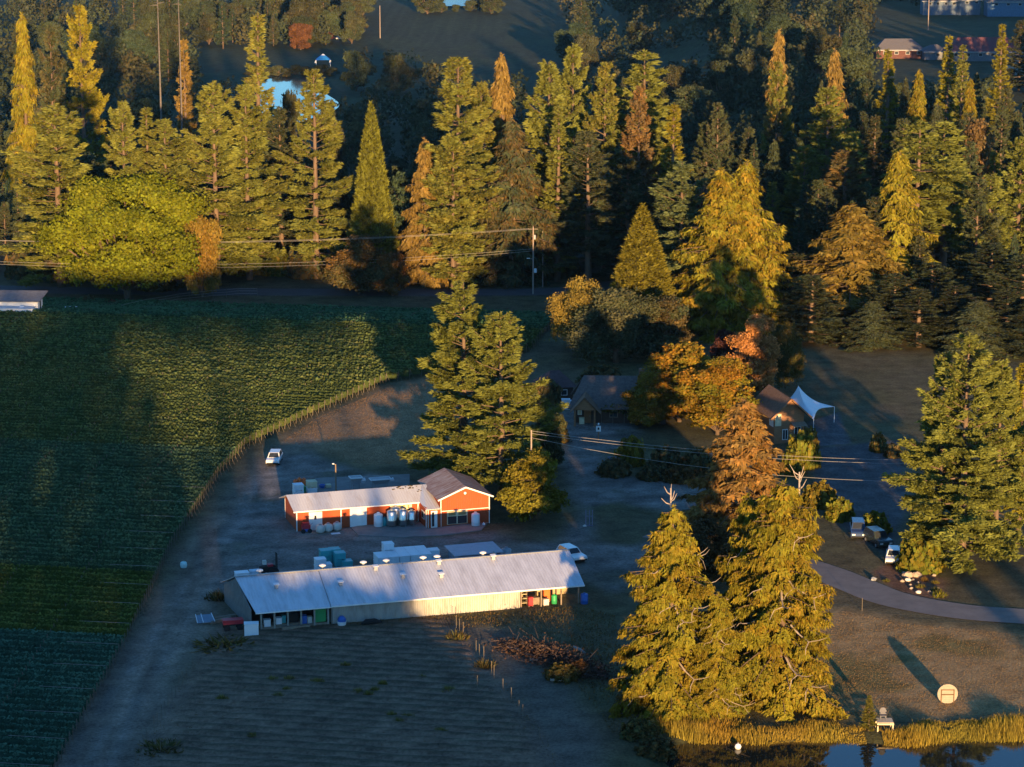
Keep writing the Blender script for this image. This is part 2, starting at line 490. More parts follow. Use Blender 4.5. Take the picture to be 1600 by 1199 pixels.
def furrows(x, y):
    """low ridges left by the pulled-out vine rows"""
    inside = sstep(0, -2.5, sdist(x, y, P_FIELD))
    ph = (y - ROW_T * (x + 41)) / 1.75 * 2 * math.pi
    return inside * (0.10 * np.sin(ph) + 0.16 * (fbm(x, y, 1.6, 77, 2) - 0.5)) + 0.12 * inside
sheet('vineyard_ground', np.array([(-112, 221), (-42, 221)] + [(vine_east(y), y) for y in range(230, 476, 6)] + [(-112, 476)]), 0.008, 2.0, 0.0)
sheet('field', P_FIELD, 0.012, 0.5, 0.5, furrows)
sheet('farm_track', P_TRACK, 0.02, 1.0, 3.0)
sheet('side_track', P_TRACK2, 0.028, 1.0, 1.5)
sheet('gravel_yard', P_YARD, 0.036, 0.8, 2.0)
sheet('lawn', P_LAWN, 0.016, 1.0, 2.0)
sheet('parking_lot', P_PARK, 0.044, 1.0, 1.0)
sheet('patio', P_PATIO, 0.052, 0.5, 0.4)

def ribbon(name, line, width, zoff, material):
    v, f = [], []
    L = ribbon_poly(line, [width] * len(line)); n = len(line)
    lft, rgt = L[:n], L[n:][::-1]
    mb = MB()
    for i in range(n - 1):
        quad = []
        for p in (lft[i], rgt[i], rgt[i + 1], lft[i + 1]):
            quad.append((p[0], p[1], float(gz(p[0], p[1])) + zoff))
        mb.add(quad, [(0, 1, 2, 3)])
    o = mb.build(name, material)
    o['kind'] = 'structure'
    return o
M_ASPH = mat('asphalt', (0.20, 0.18, 0.165), 0.9, var=0.25, scale=0.5, bump=0.25, bscale=12)
ribbon('driveway', DRIVE, 5.4, 0.06, M_ASPH)
ribbon('road', smooth_line(ROAD, 3), 6.4, 0.05, mat('road_asphalt', (0.085, 0.085, 0.09), 0.9, var=0.2, scale=0.4))
ap = MB(); ap.add([(p[0], p[1], 0.14) for p in P_APRON] + [(p[0], p[1], -0.05) for p in P_APRON],
       [tuple(range(len(P_APRON)))] + [(i, (i + 1) % len(P_APRON), (i + 1) % len(P_APRON) + len(P_APRON), i + len(P_APRON)) for i in range(len(P_APRON))])
tag(ap.build('concrete_apron', mat('concrete', (0.21, 0.205, 0.195), 0.9, var=0.25, scale=0.8)), kind='structure')
pd = MB(); c0 = [G(492, 770)[:2], G(492, 748)[:2], G(640, 742)[:2], G(640, 765)[:2]]
pd.slab(*[(p[0], p[1], 0.10) for p in c0], 0.15)
tag(pd.build('concrete_pad', MATS['concrete']), kind='structure')

def water_material(name, col, rough):
    m = bpy.data.materials.new(name); m.use_nodes = True
    N, L = m.node_tree.nodes, m.node_tree.links
    p = N['Principled BSDF']; p.inputs['Base Color'].default_value = (*col, 1); p.inputs['Roughness'].default_value = rough
    p.inputs['IOR'].default_value = 1.33; p.inputs['Specular IOR Level'].default_value = 0.5
    tc = N.new('ShaderNodeNewGeometry'); n = N.new('ShaderNodeTexNoise'); n.inputs['Scale'].default_value = 0.7; n.inputs['Detail'].default_value = 3
    L.new(tc.outputs['Position'], n.inputs['Vector'])
    b = N.new('ShaderNodeBump'); b.inputs['Strength'].default_value = 0.04; b.inputs['Distance'].default_value = 0.1
    L.new(n.outputs['Fac'], b.inputs['Height']); L.new(b.outputs[0], p.inputs['Normal'])
    return m
M_WATER = water_material('pond_water', (0.012, 0.016, 0.014), 0.03)
def water(name, pts, z, m):
    mb = MB(); mb.add([(p[0], p[1], z) for p in pts], [tuple(range(len(pts)))])
    return tag(mb.build(name, m), kind='structure')
water('pond', [(10, 120), (140, 120), (140, 246), (10, 246)], -0.42, M_WATER)
fp = np.array([G(456 + 66 * math.cos(a) * (1 + 0.15 * math.sin(3 * a) + 0.06 * math.sin(7 * a)), 156 + 36 * math.sin(a) * (1 + 0.08 * math.sin(5 * a)), -24.5)[:2] for a in np.linspace(0, 2 * math.pi, 72, endpoint=False)])
water('far_pond', fp, -24.2, water_material('far_pond_water', (0.02, 0.03, 0.04), 0.06))
water('lake', [(-44, 1425), (-20, 1425), (-5, 1750), (1500, 5500), (-1500, 5500), (-62, 1750)], -24.3, water_material('lake_water', (0.05, 0.08, 0.11), 0.25))

# ------------------------------------------------------------------ plant forms
class Leaves:
    """collects leaf-sized triangles or quads"""
    def __init__(s, k=3): s.k = k; s.co, s.t, s.u = [], [], []
    def add(s, co, tint, turn):
        s.co.append(co); s.t.append(tint); s.u.append(turn)
    def mesh(s, name):
        co = np.concatenate(s.co).reshape(-1, 3); n = len(co) // s.k
        t = np.repeat(np.concatenate(s.t), s.k); u = np.repeat(np.concatenate(s.u), s.k)
        return raw_mesh(name, co, np.arange(n * s.k).reshape(n, s.k), {'tint': ('FLOAT', t), 'turn': ('FLOAT', u)}, M_LEAF)

def unit(v): return v / (np.linalg.norm(v, axis=-1, keepdims=True) + 1e-9)

def sprays(rng, p, d, ln, wd, face=None, loose=0.5):
    """one narrow triangle per needle spray, its flat side turned about outwards"""
    n = len(p)
    f = rng.normal(size=(n, 3)) if face is None else unit(face) + rng.normal(size=(n, 3)) * loose
    s = unit(np.cross(d, unit(f)))
    a = p - s * wd[:, None] / 2; b = p + s * wd[:, None] / 2; c = p + d * ln[:, None]
    return np.stack([a, b, c], 1)

def trunk_mesh(rng, H, r0, branches, lean=0.0, mat_=None, n=7):
    mb = MB()
    zs = np.linspace(0, 1, 7)
    mb.tube([(lean * H * t * t + 0.05 * math.sin(5 * t), 0.05 * math.cos(4 * t), H * t - 0.3 * (t == 0)) for t in zs], [r0 * (1 - t) ** 0.8 + 0.03 for t in zs], n)
    for pts, r in branches:
        mb.tube(pts, [r * (1 - i / len(pts)) + 0.012 for i in range(len(pts))], 3, cap=False)
    return mb.mesh('trunk', mat_ or M_BARK, True)

def conifer(seed, H, R, h0, kind='fir', dens=1.0, spray=0.55, gap=0.12, lean=0.0):
    rng = np.random.default_rng(seed)
    lv = Leaves(3); wood = []
    z = h0
    az_bias = rng.uniform(0, 6.28, 4); amp_bias = rng.uniform(0.06, 0.2, 4) 
    while z < H - 0.35:
        t = (z - h0) / (H - h0)
        if kind == 'fir': prof = (1 - t) ** 0.6 * min(1, 0.72 + 1.0 * t)
        elif kind == 'spruce': prof = (1 - t) ** 0.85 * min(1, 0.75 + t)
        elif kind == 'bare': prof = (0.55 + 0.5 * math.sin(t * 3.0)) * (1 - t) ** 0.5
        else: prof = (1 - t) ** (0.52 if R >= 5 else 0.74) * min(1, 0.86 + 0.7 * t)
        nb = rng.integers(4, 7)
        a0 = rng.uniform(0, 6.28)
        for b in range(nb):
            if rng.random() < gap: continue
            az = a0 + 6.283 * b / nb + rng.uniform(-0.35, 0.35)
            wob = 1 + sum(am * math.sin((k + 1) * az + ab + z * 0.35 * (k + 1)) for k, (ab, am) in enumerate(zip(az_bias, amp_bias)))
            Lb = max(0.35, R * prof * rng.uniform(0.62, 1.12) * wob)
            if kind == 'cedar': ph = math.radians(-8 + 40 * t + rng.uniform(-10, 10)); droop, lift = 0.42, 0.16
            elif kind == 'bare': ph = math.radians(-8 + 35 * t + rng.uniform(-12, 12)); droop, lift = 0.2, 0.1
            else: ph = math.radians(-6 + 50 * t ** 1.2 + rng.uniform(-9, 9)); droop, lift = 0.28 * (1 - t), 0.24
            out = np.array([math.cos(az), math.sin(az), 0.0]); side = np.array([-math.sin(az), math.cos(az), 0.0])
            z0 = z + rng.uniform(-0.25, 0.25)
            def curve(u):
                r = u * Lb * math.cos(ph)
                h = z0 + Lb * (u * math.sin(ph) - droop * u ** 2 + lift * u ** 3)
                return np.outer(r, out) + np.outer(h, [0, 0, 1.0])
            cu = np.linspace(0, 1, 4); cp = curve(cu)
            if lean: cp[:, 0] += lean * cp[:, 2] ** 2 / H
            wood.append(([tuple(q) for q in cp], 0.025 + 0.014 * Lb))
            n = int(dens * (1.25 if kind == 'fir' else 1.0) * (8 + 17 * Lb + 9 * Lb * Lb))
            nt = int(7 + 4.5 * Lb)
            tu = 0.16 + 0.84 * rng.random(nt) ** 0.62; tu[0] = 1.0
            tl = (0.40 * Lb * np.clip(1.12 - tu, 0.05, 1) ** 0.7 + 0.25) * rng.uniform(0.6, 1.15, nt)
            tsd = np.where(rng.random(nt) < 0.5, -1.0, 1.0)
            if kind == 'cedar':
                td = unit(np.outer(np.full(nt, 0.55), out) + np.outer(tsd * rng.uniform(0.2, 0.9, nt), side) + np.outer(-rng.uniform(0.5, 1.1, nt), [0, 0, 1.0]))
                tl = tl * 0.8 + 0.35
            else:
                td = unit(np.outer(rng.uniform(0.6, 1.0, nt), out) + np.outer(tsd * rng.uniform(0.35, 1.1, nt), side) + np.outer(rng.uniform(-0.25, 0.22, nt), [0, 0, 1.0]))
            wk = tl / tl.sum(); k = rng.choice(nt, n, p=wk); s_ = rng.random(n) ** 0.8
            p = curve(tu[k]) + td[k] * (tl[k] * s_)[:, None] + rng.normal(size=(n, 3)) * (0.05 + 0.012 * Lb)
            v = tsd[k]
            if kind == 'cedar':
                p[:, 2] -= rng.random(n) * 0.25
                d = unit(td[k] * 0.6 + np.array([0, 0, -0.55]) + rng.normal(size=(n, 3)) * 0.3)
                ln = spray * rng.uniform(0.7, 1.5, n); wd = spray * rng.uniform(0.36, 0.62, n)
                face = out * 1.0 + np.array([0, 0, 0.25])
            else:
                d = unit(td[k] * 0.9 + np.outer(v * rng.uniform(-0.4, 0.6, n), side) + np.array([0, 0, 0.12]) + rng.normal(size=(n, 3)) * 0.28)
                ln = spray * rng.uniform(0.6, 1.3, n); wd = spray * rng.uniform(0.4, 0.66, n)
                face = out * 0.75 + np.array([0, 0, 0.55])
            face = np.broadcast_to(face, (n, 3))
            if lean: p[:, 0] += lean * p[:, 2] ** 2 / H
            bt = rng.uniform(-0.22, 0.22)
            tint = np.clip(0.5 + bt + rng.uniform(-0.3, 0.3, n), 0, 1)
            tn = np.clip(rng.uniform(-0.2, 0.8) * 0.7 + rng.uniform(-0.3, 0.5, n), 0, 1)
            lv.add(sprays(rng, p, d, ln, wd, face, 0.55), tint, tn)
        z += (0.82 if kind == 'fir' else 0.66 if kind != 'cedar' else 0.5) * rng.uniform(0.7, 1.3) * (1.35 if kind == 'bare' else 1.0) * (0.75 + 0.5 * prof)
    # leading shoot
    n = 40; p = np.c_[rng.normal(0, 0.06, n), rng.normal(0, 0.06, n), H - rng.random(n) * 1.4]
    if lean: p[:, 0] += lean * p[:, 2] ** 2 / H
    lv.add(sprays(rng, p, unit(rng.normal(size=(n, 3)) * [1, 1, 0.5] + [0, 0, 0.9]), np.full(n, spray * 0.8), np.full(n, spray * 0.3)), np.full(n, 0.6), np.full(n, 0.3))
    if kind == 'bare':
        for k in range(26):
            zz = rng.uniform(2.5, h0); az = rng.uniform(0, 6.28); l = rng.uniform(0.8, 2.6)
            wood.append(([(0, 0, zz), (math.cos(az) * l * 0.6, math.sin(az) * l * 0.6, zz - 0.1), (math.cos(az) * l, math.sin(az) * l, zz - 0.3)], 0.05))
    return lv.mesh('crown'), trunk_mesh(rng, H, 0.013 * H + 0.07, wood, lean), H, R

def cone_tree(seed, H, R, n=26000):
    """dense clipped-looking cone of short upright sprays"""
    rng = np.random.default_rng(seed)
    t = 1 - np.sqrt(rng.random(n)); az = rng.uniform(0, 6.283, n)
    lump = 0.86 + 0.14 * np.sin(az * 7 + np.sin(t * 40) * 2) * np.cos(t * 46 + az * 3) + rng.normal(0, 0.03, n)
    r = R * (1 - t) ** 0.82 * np.minimum(1, 0.72 + 1.8 * t) * lump * (1 - 0.25 * rng.random(n) ** 3)
    p = np.c_[np.cos(az) * r, np.sin(az) * r, 1.2 + t * (H - 1.4)]
    d = unit(np.c_[np.cos(az) * 0.6, np.sin(az) * 0.6, np.full(n, 0.7)] + rng.normal(size=(n, 3)) * 0.4)
    lv = Leaves(3); lv.add(sprays(rng, p, d, rng.uniform(0.3, 0.65, n), rng.uniform(0.2, 0.36, n), np.c_[np.cos(az), np.sin(az), np.full(n, 0.3)], 0.5), np.clip((lump - 0.72) * 2.6 + rng.uniform(-0.2, 0.2, n), 0, 1), rng.random(n) * 0.6)
    return lv.mesh('crown'), trunk_mesh(rng, H * 0.9, 0.4, []), H, R

def cards(rng, p, nrm, size, aspect=1.0):
    n = len(p)
    a = unit(np.cross(nrm, unit(rng.normal(size=(n, 3))))); b = np.cross(nrm, a)
    s = size[:, None] / 2
    return np.stack([p - a * s - b * s * 0.2 * aspect, p - b * s * aspect, p + a * s, p + b * s * aspect], 1)

def broadleaf(seed, H, R, h0, lobes, per, leaf=0.42, turn=(0.0, 1.0), twiggy=0.0, weep=0.0, flat=1.0):
    """many leaf clumps spread over several limbs"""
    rng = np.random.default_rng(seed)
    lv = Leaves(4); wood = []
    for i in range(lobes):
        t = (i + 0.5) / lobes
        az = i * 2.399 + rng.uniform(-0.4, 0.4)
        zc = h0 + (H - h0) * (0.10 + 0.76 * rng.random() if i else 0.82)
        tt = (zc - h0) / (H - h0)
        env = math.sqrt(max(0.05, 1 - (2 * tt - 0.85) ** 2 / 1.35)) * R
        rc = env * (rng.uniform(0.35, 0.86) if R > 10 else rng.uniform(0.2, 0.78)) * (0 if i == 0 else 1)
        c = np.array([math.cos(az) * rc, math.sin(az) * rc, zc])
        rl = np.array([1, 1, 0.78 * flat]) * R * (rng.uniform(0.17, 0.27) if R > 10 else rng.uniform(0.24, 0.38))
        wood.append(([(0, 0, h0 * 0.6), tuple(c * [0.5, 0.5, 0] + [0, 0, h0 + (zc - h0) * 0.45]), tuple(c)], 0.05 + 0.016 * R))
        nc = int(per / 55)
        dirs = unit(rng.normal(size=(nc, 3)) + [0, 0, 0.25])
        cc = c + dirs * rl * rng.uniform(0.55, 1.05, (nc, 1))
        lt = rng.uniform(-0.15, 0.15); ltn = rng.uniform(*turn)
        for j in range(nc):
            n = 55
            q = rng.normal(size=(n, 3)) * (0.26 + 0.025 * R) * np.array([1, 1, 0.7])
            if weep: q[:, 2] -= rng.random(n) * weep * (0.6 + rng.random())
            p = cc[j] + q
            p[:, 2] = np.maximum(p[:, 2], 0.25)
            nr = unit(dirs[j] * 0.9 + [0, 0, 0.35] + rng.normal(size=(n, 3)) * 0.75)
            if weep: nr[:, 2] *= 0.3; nr = unit(nr)
            bt = rng.uniform(-0.2, 0.2)
            lv.add(cards(rng, p, nr, leaf * rng.uniform(0.6, 1.3, n), 1.0 if not weep else 0.5), np.clip(0.5 + lt + bt + rng.uniform(-0.28, 0.28, n), 0, 1), np.clip(ltn + rng.uniform(-0.35, 0.35, n), 0, 1))
        if twiggy:
            for j in range(int(twiggy)):
                e = c + unit(rng.normal(size=3) + [0, 0, 0.5]) * rl * 1.15
                wood.append(([tuple(c), tuple((c + e) / 2 + rng.normal(size=3) * 0.2), tuple(e)], 0.03))
    return lv.mesh('crown'), trunk_mesh(rng, h0 + (H - h0) * 0.6, 0.1 + 0.035 * R, wood), H, R

def shrub(seed, n=2600, leaf=0.2):
    """knee- to head-high dome of leaves, one unit high and wide"""
    rng = np.random.default_rng(seed)
    d = unit(rng.normal(size=(n, 3)) + [0, 0, 0.15]); d[:, 2] = np.abs(d[:, 2])
    lump = 0.82 + 0.18 * np.sin(d[:, 0] * 9 + seed) * np.cos(d[:, 1] * 8) + rng.normal(0, 0.06, n)
    p = d * lump[:, None] * (0.75 + 0.25 * rng.random((n, 1)))
    lv = Leaves(4); lv.add(cards(rng, p, unit(d + rng.normal(size=(n, 3)) * 0.6), leaf * rng.uniform(0.5, 1.2, n)), np.clip((lump - 0.6) * 1.6 + rng.uniform(-0.25, 0.25, n), 0, 1), rng.random(n))
    return lv.mesh('foliage')

PROTO = {
    'fir_a': [conifer(1, 29, 6.2, 3.0, 'fir', 1.7, 0.46, 0.12)], 'fir_b': [conifer(2, 28, 5.4, 3.5, 'fir', 1.7, 0.45, 0.17)],
    'fir_c': [conifer(3, 27, 5.6, 2.5, 'fir', 1.75, 0.45, 0.10)], 'fir_d': [conifer(4, 30, 5.2, 5.5, 'fir', 1.7, 0.46, 0.2, lean=0.01)],
    'spruce_a': [conifer(5, 26, 3.4, 2.0, 'spruce', 2.0, 0.4, 0.10)], 'spruce_b': [conifer(6, 27, 3.2, 2.5, 'spruce', 1.9, 0.4, 0.18, lean=0.012)],
    'bare_a': [conifer(7, 32, 4.6, 15.0, 'bare', 1.5, 0.6, 0.12)], 'bare_b': [conifer(8, 30, 4.2, 11.0, 'bare', 1.5, 0.6, 0.15, lean=-0.01)],
    'cedar_a': [conifer(9, 25, 4.8, 1.5, 'cedar', 1.25, 0.55, 0.05)], 'cedar_b': [conifer(10, 25, 4.2, 2.2, 'cedar', 1.25, 0.55, 0.10)],
    'cedar_c': [conifer(11, 26, 3.8, 1.8, 'cedar', 1.25, 0.52, 0.10, lean=0.01)],
    'big_cedar_a': [conifer(12, 22, 5.4, 0.8, 'cedar', 2.5, 0.40, 0.04)], 'big_cedar_b': [conifer(13, 23, 5.0, 1.6, 'cedar', 2.5, 0.40, 0.05)],
    'big_fir_a': [conifer(14, 27, 6.4, 2.2, 'fir', 2.1, 0.40, 0.10)], 'big_fir_b': [conifer(15, 25, 6.2, 3.0, 'fir', 2.1, 0.40, 0.12)],
    'big_fir_c': [conifer(16, 27, 6.0, 4.5, 'fir', 2.1, 0.40, 0.12, lean=-0.01)],
    'high_pine': [conifer(41, 48, 6.0, 43.4, 'fir', 2.2, 0.8, 0.0)],  # bare trunk and thin high crown shaped for the shade band
    'cone': [cone_tree(17, 28, 5.0)],
    'maple': [broadleaf(18, 22, 14, 2.4, 74, 1150, 0.46, (0.0, 0.5))],
    'round_a': [broadleaf(19, 12, 6, 0.8, 20, 1100, 0.42)], 'round_b': [broadleaf(20, 14, 6.5, 1.0, 24, 1000, 0.45, twiggy=3)],
    'tall_a': [broadleaf(21, 16, 5, 0.8, 38, 1150, 0.40, (0.0, 1.0))], 'tall_b': [broadleaf(22, 18, 6, 1.0, 40, 1050, 0.42, twiggy=2)],
    'willow': [broadleaf(23, 14, 5.5, 2.5, 20, 1300, 0.42, (0.2, 0.9), weep=2.2)],
}
SHRUBS = [shrub(31), shrub(32), shrub(33)]
TRI_TRUNK_H = 1.0

def depth_of(y, z): return y * CP - (z - CAM_H) * SP

LIMBS = []
for bend in (0.5, 1.0):
    lm = MB(); lm.tube([(1.6, 0, 0.9), (2.8, 0.1, 0.1 * bend), (4.2, 0.25, -0.45 * bend), (5.3, 0.6, 0.05), (5.9, 1.0, 0.5)], [0.09, 0.08, 0.065, 0.045, 0.015], 5)
    lm.tube([(4.2, 0.25, -0.45 * bend), (4.9, -0.4, -0.9 * bend), (5.4, -0.7, -1.5)], [0.05, 0.035, 0.012], 4)
    LIMBS.append(lm.mesh('dead_limb', M_DEAD))
TREE_N = {}
def plant(kind, x, y, h, w, col, alpha, label, group=None, cat='tree', name=None, rz=None):
    crown, trunk, H, R = PROTO[kind][0]
    rng = random.Random(int(x * 131 + y * 17 + h * 7))
    nm = name or {'f': 'fir_tree', 's': 'spruce_tree', 'h': 'shade_pine', 'b': 'fir_tree' if kind != 'big_cedar_a' else 'cedar_tree', 'c': 'cedar_tree', 'm': 'maple_tree', 'r': 'broadleaf_tree', 't': 'broadleaf_tree', 'w': 'willow_tree'}[kind[0]]
    if kind.startswith('big_cedar'): nm = name or 'cedar_tree'
    o = empty(nm, (x, y, float(gz(x, y)) - 0.05), rng.uniform(0, 6.28) if rz is None else rz, label, cat, group)
    o.scale = (w / 2 / R, w / 2 / R, h / H)
    a = link('trunk', trunk, o); b = link('crown', crown, o)
    j = rng.uniform(0.85, 1.15)
    b.color = (col[0] * j, col[1] * j, col[2] * j, alpha)
    if kind.startswith('big_cedar'):      # pale bare limbs sticking out of the foliage
        for q in range(11):
            t = rng.uniform(0.08, 0.8); r_ = R * (1 - t) ** 0.52
            a_ = -math.pi / 2 - o.rotation_euler.z + rng.uniform(-1.5, 1.5)
            l_ = link('dead_limb', LIMBS[q % 2], o, (0, 0, H * t), a_); s_ = r_ / 5.0 * rng.uniform(0.9, 1.12); l_.scale = (s_, 1, 0.8)
    return o

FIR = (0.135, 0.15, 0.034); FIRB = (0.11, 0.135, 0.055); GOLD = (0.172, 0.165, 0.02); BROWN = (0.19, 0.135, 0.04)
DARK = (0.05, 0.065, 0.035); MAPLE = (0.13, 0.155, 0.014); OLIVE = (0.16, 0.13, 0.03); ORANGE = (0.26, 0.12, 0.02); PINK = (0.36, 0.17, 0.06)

def T(kind, px, top, y, wpx, col, alpha, label, group=None, **k):
    """tree whose foot stands at distance y, seen at column px with its tip at row top"""
    zt = z_at(top, y)
    x = (px - 800) / F_PX * depth_of(y, 0.5 * zt)
    zb = float(gz(x, y))
    f = 1.0 if kind[0] in 'rtwm' or kind == 'cone' else (1.14 if kind.startswith('big') else 1.32)
    return plant(kind, x, y, zt - zb, f * wpx / F_PX * depth_of(y, 0.5 * zt), col, alpha, label, group, **k)

# ------------------------------------------------------------------ trees that stand out one by one
# row behind the back road, left half
T('fir_a', 90, 165, 499, 150, FIR, 0.1, 'broad ragged golden-lit fir left of the big maple, leftmost of the front row')
T('fir_b', 195, 158, 502, 86, FIR, 0.1, 'pointed sunlit fir rising behind the big maple, left one of three')
T('spruce_a', 232, 168, 507, 66, FIR, 0.1, 'narrow sunlit spruce behind the big maple, middle one of three')
T('fir_c', 260, 186, 498, 104, FIR, 0.1, 'full sunlit fir behind the right side of the big maple')
T('fir_a', 336, 130, 502, 118, FIR, 0.1, 'wide open sunlit fir right of the maple, left of a close pair')
T('fir_c', 386, 132, 507, 98, FIR, 0.1, 'sunlit fir right of the maple, right of a close pair')
T('spruce_b', 402, 20, 545, 74, FIR, 0.2, 'very tall slender sunlit spruce standing before the far pond', rz=0.4)
T('spruce_a', 290, 62, 612, 50, BROWN, 0.2, 'small golden brown conifer tip lit above the dark trees')
T('fir_b', 492, 108, 508, 104, FIR, 0.1, 'sunlit spire-topped fir with shaded left flank beside the cone tree')
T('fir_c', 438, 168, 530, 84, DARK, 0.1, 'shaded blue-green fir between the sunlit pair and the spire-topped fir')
T('cone', 581, 156, 502, 96, (0.115, 0.12, 0.02), 0.0, 'bright green dense cone-shaped conifer standing alone in the front row', name='cypress_tree')
T('maple', 196, 266, 487, 262, MAPLE, 0.15, 'huge rounded yellow-green maple at the far edge of the vineyard')
T('round_a', 314, 334, 489, 78, OLIVE, 0.4, 'olive brown small tree at the right shoulder of the maple')
T('round_b', 560, 362, 491, 112, (0.06, 0.062, 0.03), 0.3, 'dark rounded broadleaf tree at the roadside below the cone tree')
T('round_a', 612, 392, 490, 62, (0.11, 0.07, 0.03), 0.5, 'low brownish tree at the roadside right of the dark rounded tree')
T('fir_d', 716, 90, 499, 116, FIR, 0.15, 'large sunlit fir with bare lower trunk, tallest left of the utility pole')
T('fir_c', 708, 210, 496, 88, FIR, 0.2, 'sunlit fir growing low in front of the large bare-trunked fir')
T('cedar_b', 664, 214, 501, 66, BROWN, 0.15, 'orange brown cedar along the left side of the large fir')
T('cedar_c', 786, 83, 524, 68, BROWN, 0.15, 'rust brown cedar tip right of the large fir')
T('fir_b', 752, 128, 514, 86, FIR, 0.2, 'sunlit fir squeezed between the large fir and the rust brown cedar')
T('cedar_a', 800, 185, 503, 118, DARK, 0.3, 'broad shaded brown cedar just left of the utility pole')
T('fir_a', 858, 96, 518, 108, FIR, 0.05, 'flat-topped pale sunlit fir above the utility pole')
T('fir_c', 895, 70, 530, 84, FIR, 0.05, 'tallest sunlit fir tip in the middle of the front row')
T('spruce_a', 872, 166, 505, 60, FIR, 0.1, 'short sunlit spruce in front of the flat-topped fir')
T('fir_b', 945, 97, 520, 78, FIR, 0.2, 'sunlit fir with a visible pale trunk right of the tallest tip')
T('bare_a', 1006, 78, 535, 92, FIR, 0.05, 'high-crowned fir with sparse bare trunk above the golden cedars')
T('fir_b', 998, 134, 512, 66, (0.14, 0.105, 0.05), 0.4, 'pinkish tan fir below the high-crowned fir')
T('spruce_b', 1050, 160, 507, 60, GOLD, 0.2, 'narrow golden spruce at the right end of the middle row')
T('fir_d', 920, 205, 500, 96, DARK, 0.1, 'shaded dark fir with thin trunk right of the utility pole')
T('fir_a', 980, 245, 502, 104, DARK, 0.1, 'shaded dark fir behind the tip of the golden cypress')
T('round_b', 448, 128, 690, 62, DARK, 0.1, 'dark round tree standing in front of the far pond, left one')
T('tall_b', 516, 148, 680, 50, DARK, 0.1, 'dark round tree standing in front of the far pond, right one')
T('round_a', 372, 150, 690, 60, DARK, 0.1, 'dark tree at the left end of the far pond')
# golden group in the middle right
T('cone', 1003, 316, 432, 138, (0.14, 0.13, 0.02), 0.1, 'golden green pointed cypress left of the blue-green fir', name='cypress_tree')
T('fir_c', 1064, 254, 446, 126, FIRB, 0.0, 'blue-green fir between the golden cypress and the golden cedars')
T('cedar_a', 1126, 262, 434, 134, GOLD, 0.45, 'golden cedar with two blunt tips, left of a pair')
T('cedar_a', 1164, 250, 438, 124, GOLD, 0.45, 'golden cedar with pointed tip, right of a pair', rz=2.0)
T('tall_b', 1100, 270, 456, 66, (0.15, 0.09, 0.07), 0.4, 'purplish half-bare tree behind the golden cedars')
T('willow', 905, 428, 420, 116, OLIVE, 0.12, 'drooping olive gold willow at the right end of the vineyard')
T('willow', 962, 446, 412, 168, DARK, 0.1, 'large shaded drooping tree behind the lodge')
T('round_b', 1040, 455, 414, 120, DARK, 0.2, 'shaded dark tree above the autumn maple')
T('tall_a', 1062, 526, 372, 138, (0.17, 0.15, 0.02), 0.75, 'orange and yellow autumn maple, left of two beside the brown house')
T('tall_b', 1122, 548, 364, 128, (0.15, 0.15, 0.02), 0.65, 'orange and green autumn maple left of the brown house')
T('tall_a', 1178, 486, 388, 84, PINK, 0.35, 'pale peach-topped tree above the brown house')
T('tall_a', 1010, 574, 368, 70, (0.13, 0.11, 0.02), 0.5, 'yellow olive tree at the right end of the lodge roof')
T('willow', 1228, 498, 394, 66, (0.08, 0.08, 0.025), 0.2, 'weeping dark green tree behind the brown house')
T('round_a', 1132, 512, 398, 46, (0.07, 0.03, 0.025), 0.0, 'small dark red tree behind the autumn maples')
# foreground cedars by the pond and the trees near the buildings
T('big_cedar_a', 1050, 790, 250.5, 172, GOLD, 0.32, 'broad golden cedar with a dead forked tip beside the pond')
T('big_cedar_b', 1222, 750, 251.5, 178, GOLD, 0.38, 'tallest golden cedar by the pond, right of the forked-tip one')
T('big_cedar_a', 1168, 770, 256, 118, GOLD, 0.3, 'golden cedar squeezed between the two largest pond cedars', rz=1.3)
T('big_cedar_b', 1120, 925, 248.2, 92, GOLD, 0.3, 'low golden cedar filling the gap at the foot of the pond cedars', rz=4.0)
T('cedar_b', 1160, 622, 303, 154, (0.17, 0.115, 0.04), 0.5, 'tan brown cedar behind the pond cedars, below the brown house')
T('tall_b', 1105, 800, 290, 110, (0.05, 0.05, 0.03), 0.3, 'shaded scrubby tree behind the forked-tip cedar')
T('big_fir_a', 724, 440, 338, 172, FIR, 0.0, 'big sunlit fir behind the rusty-roofed red barn, left of a pair')
T('big_fir_b', 783, 486, 329, 164, FIR, 0.0, 'big sunlit fir with a pale bare trunk behind the red barn, right of a pair')
T('round_b', 834, 694, 319, 122, (0.15, 0.145, 0.02), 0.15, 'rounded yellow-green tree beside the right end of the red barn')
T('round_a', 858, 640, 345, 62, DARK, 0.1, 'shaded leafy tree behind the yard pole right of the big firs')
T('big_fir_c', 1472, 552, 301, 108, FIR, 0.0, 'sunlit fir at the left of the fir clump above the driveway')
T('big_fir_a', 1508, 520, 298, 190, FIR, 0.0, 'tallest sunlit fir of the clump above the driveway')
T('big_fir_b', 1560, 562, 303, 130, FIR, 0.0, 'sunlit fir on the right of the clump above the driveway')
T('fir_d', 1596, 568, 312, 74, GOLD, 0.2, 'thin golden conifer at the right edge behind the fir clump')
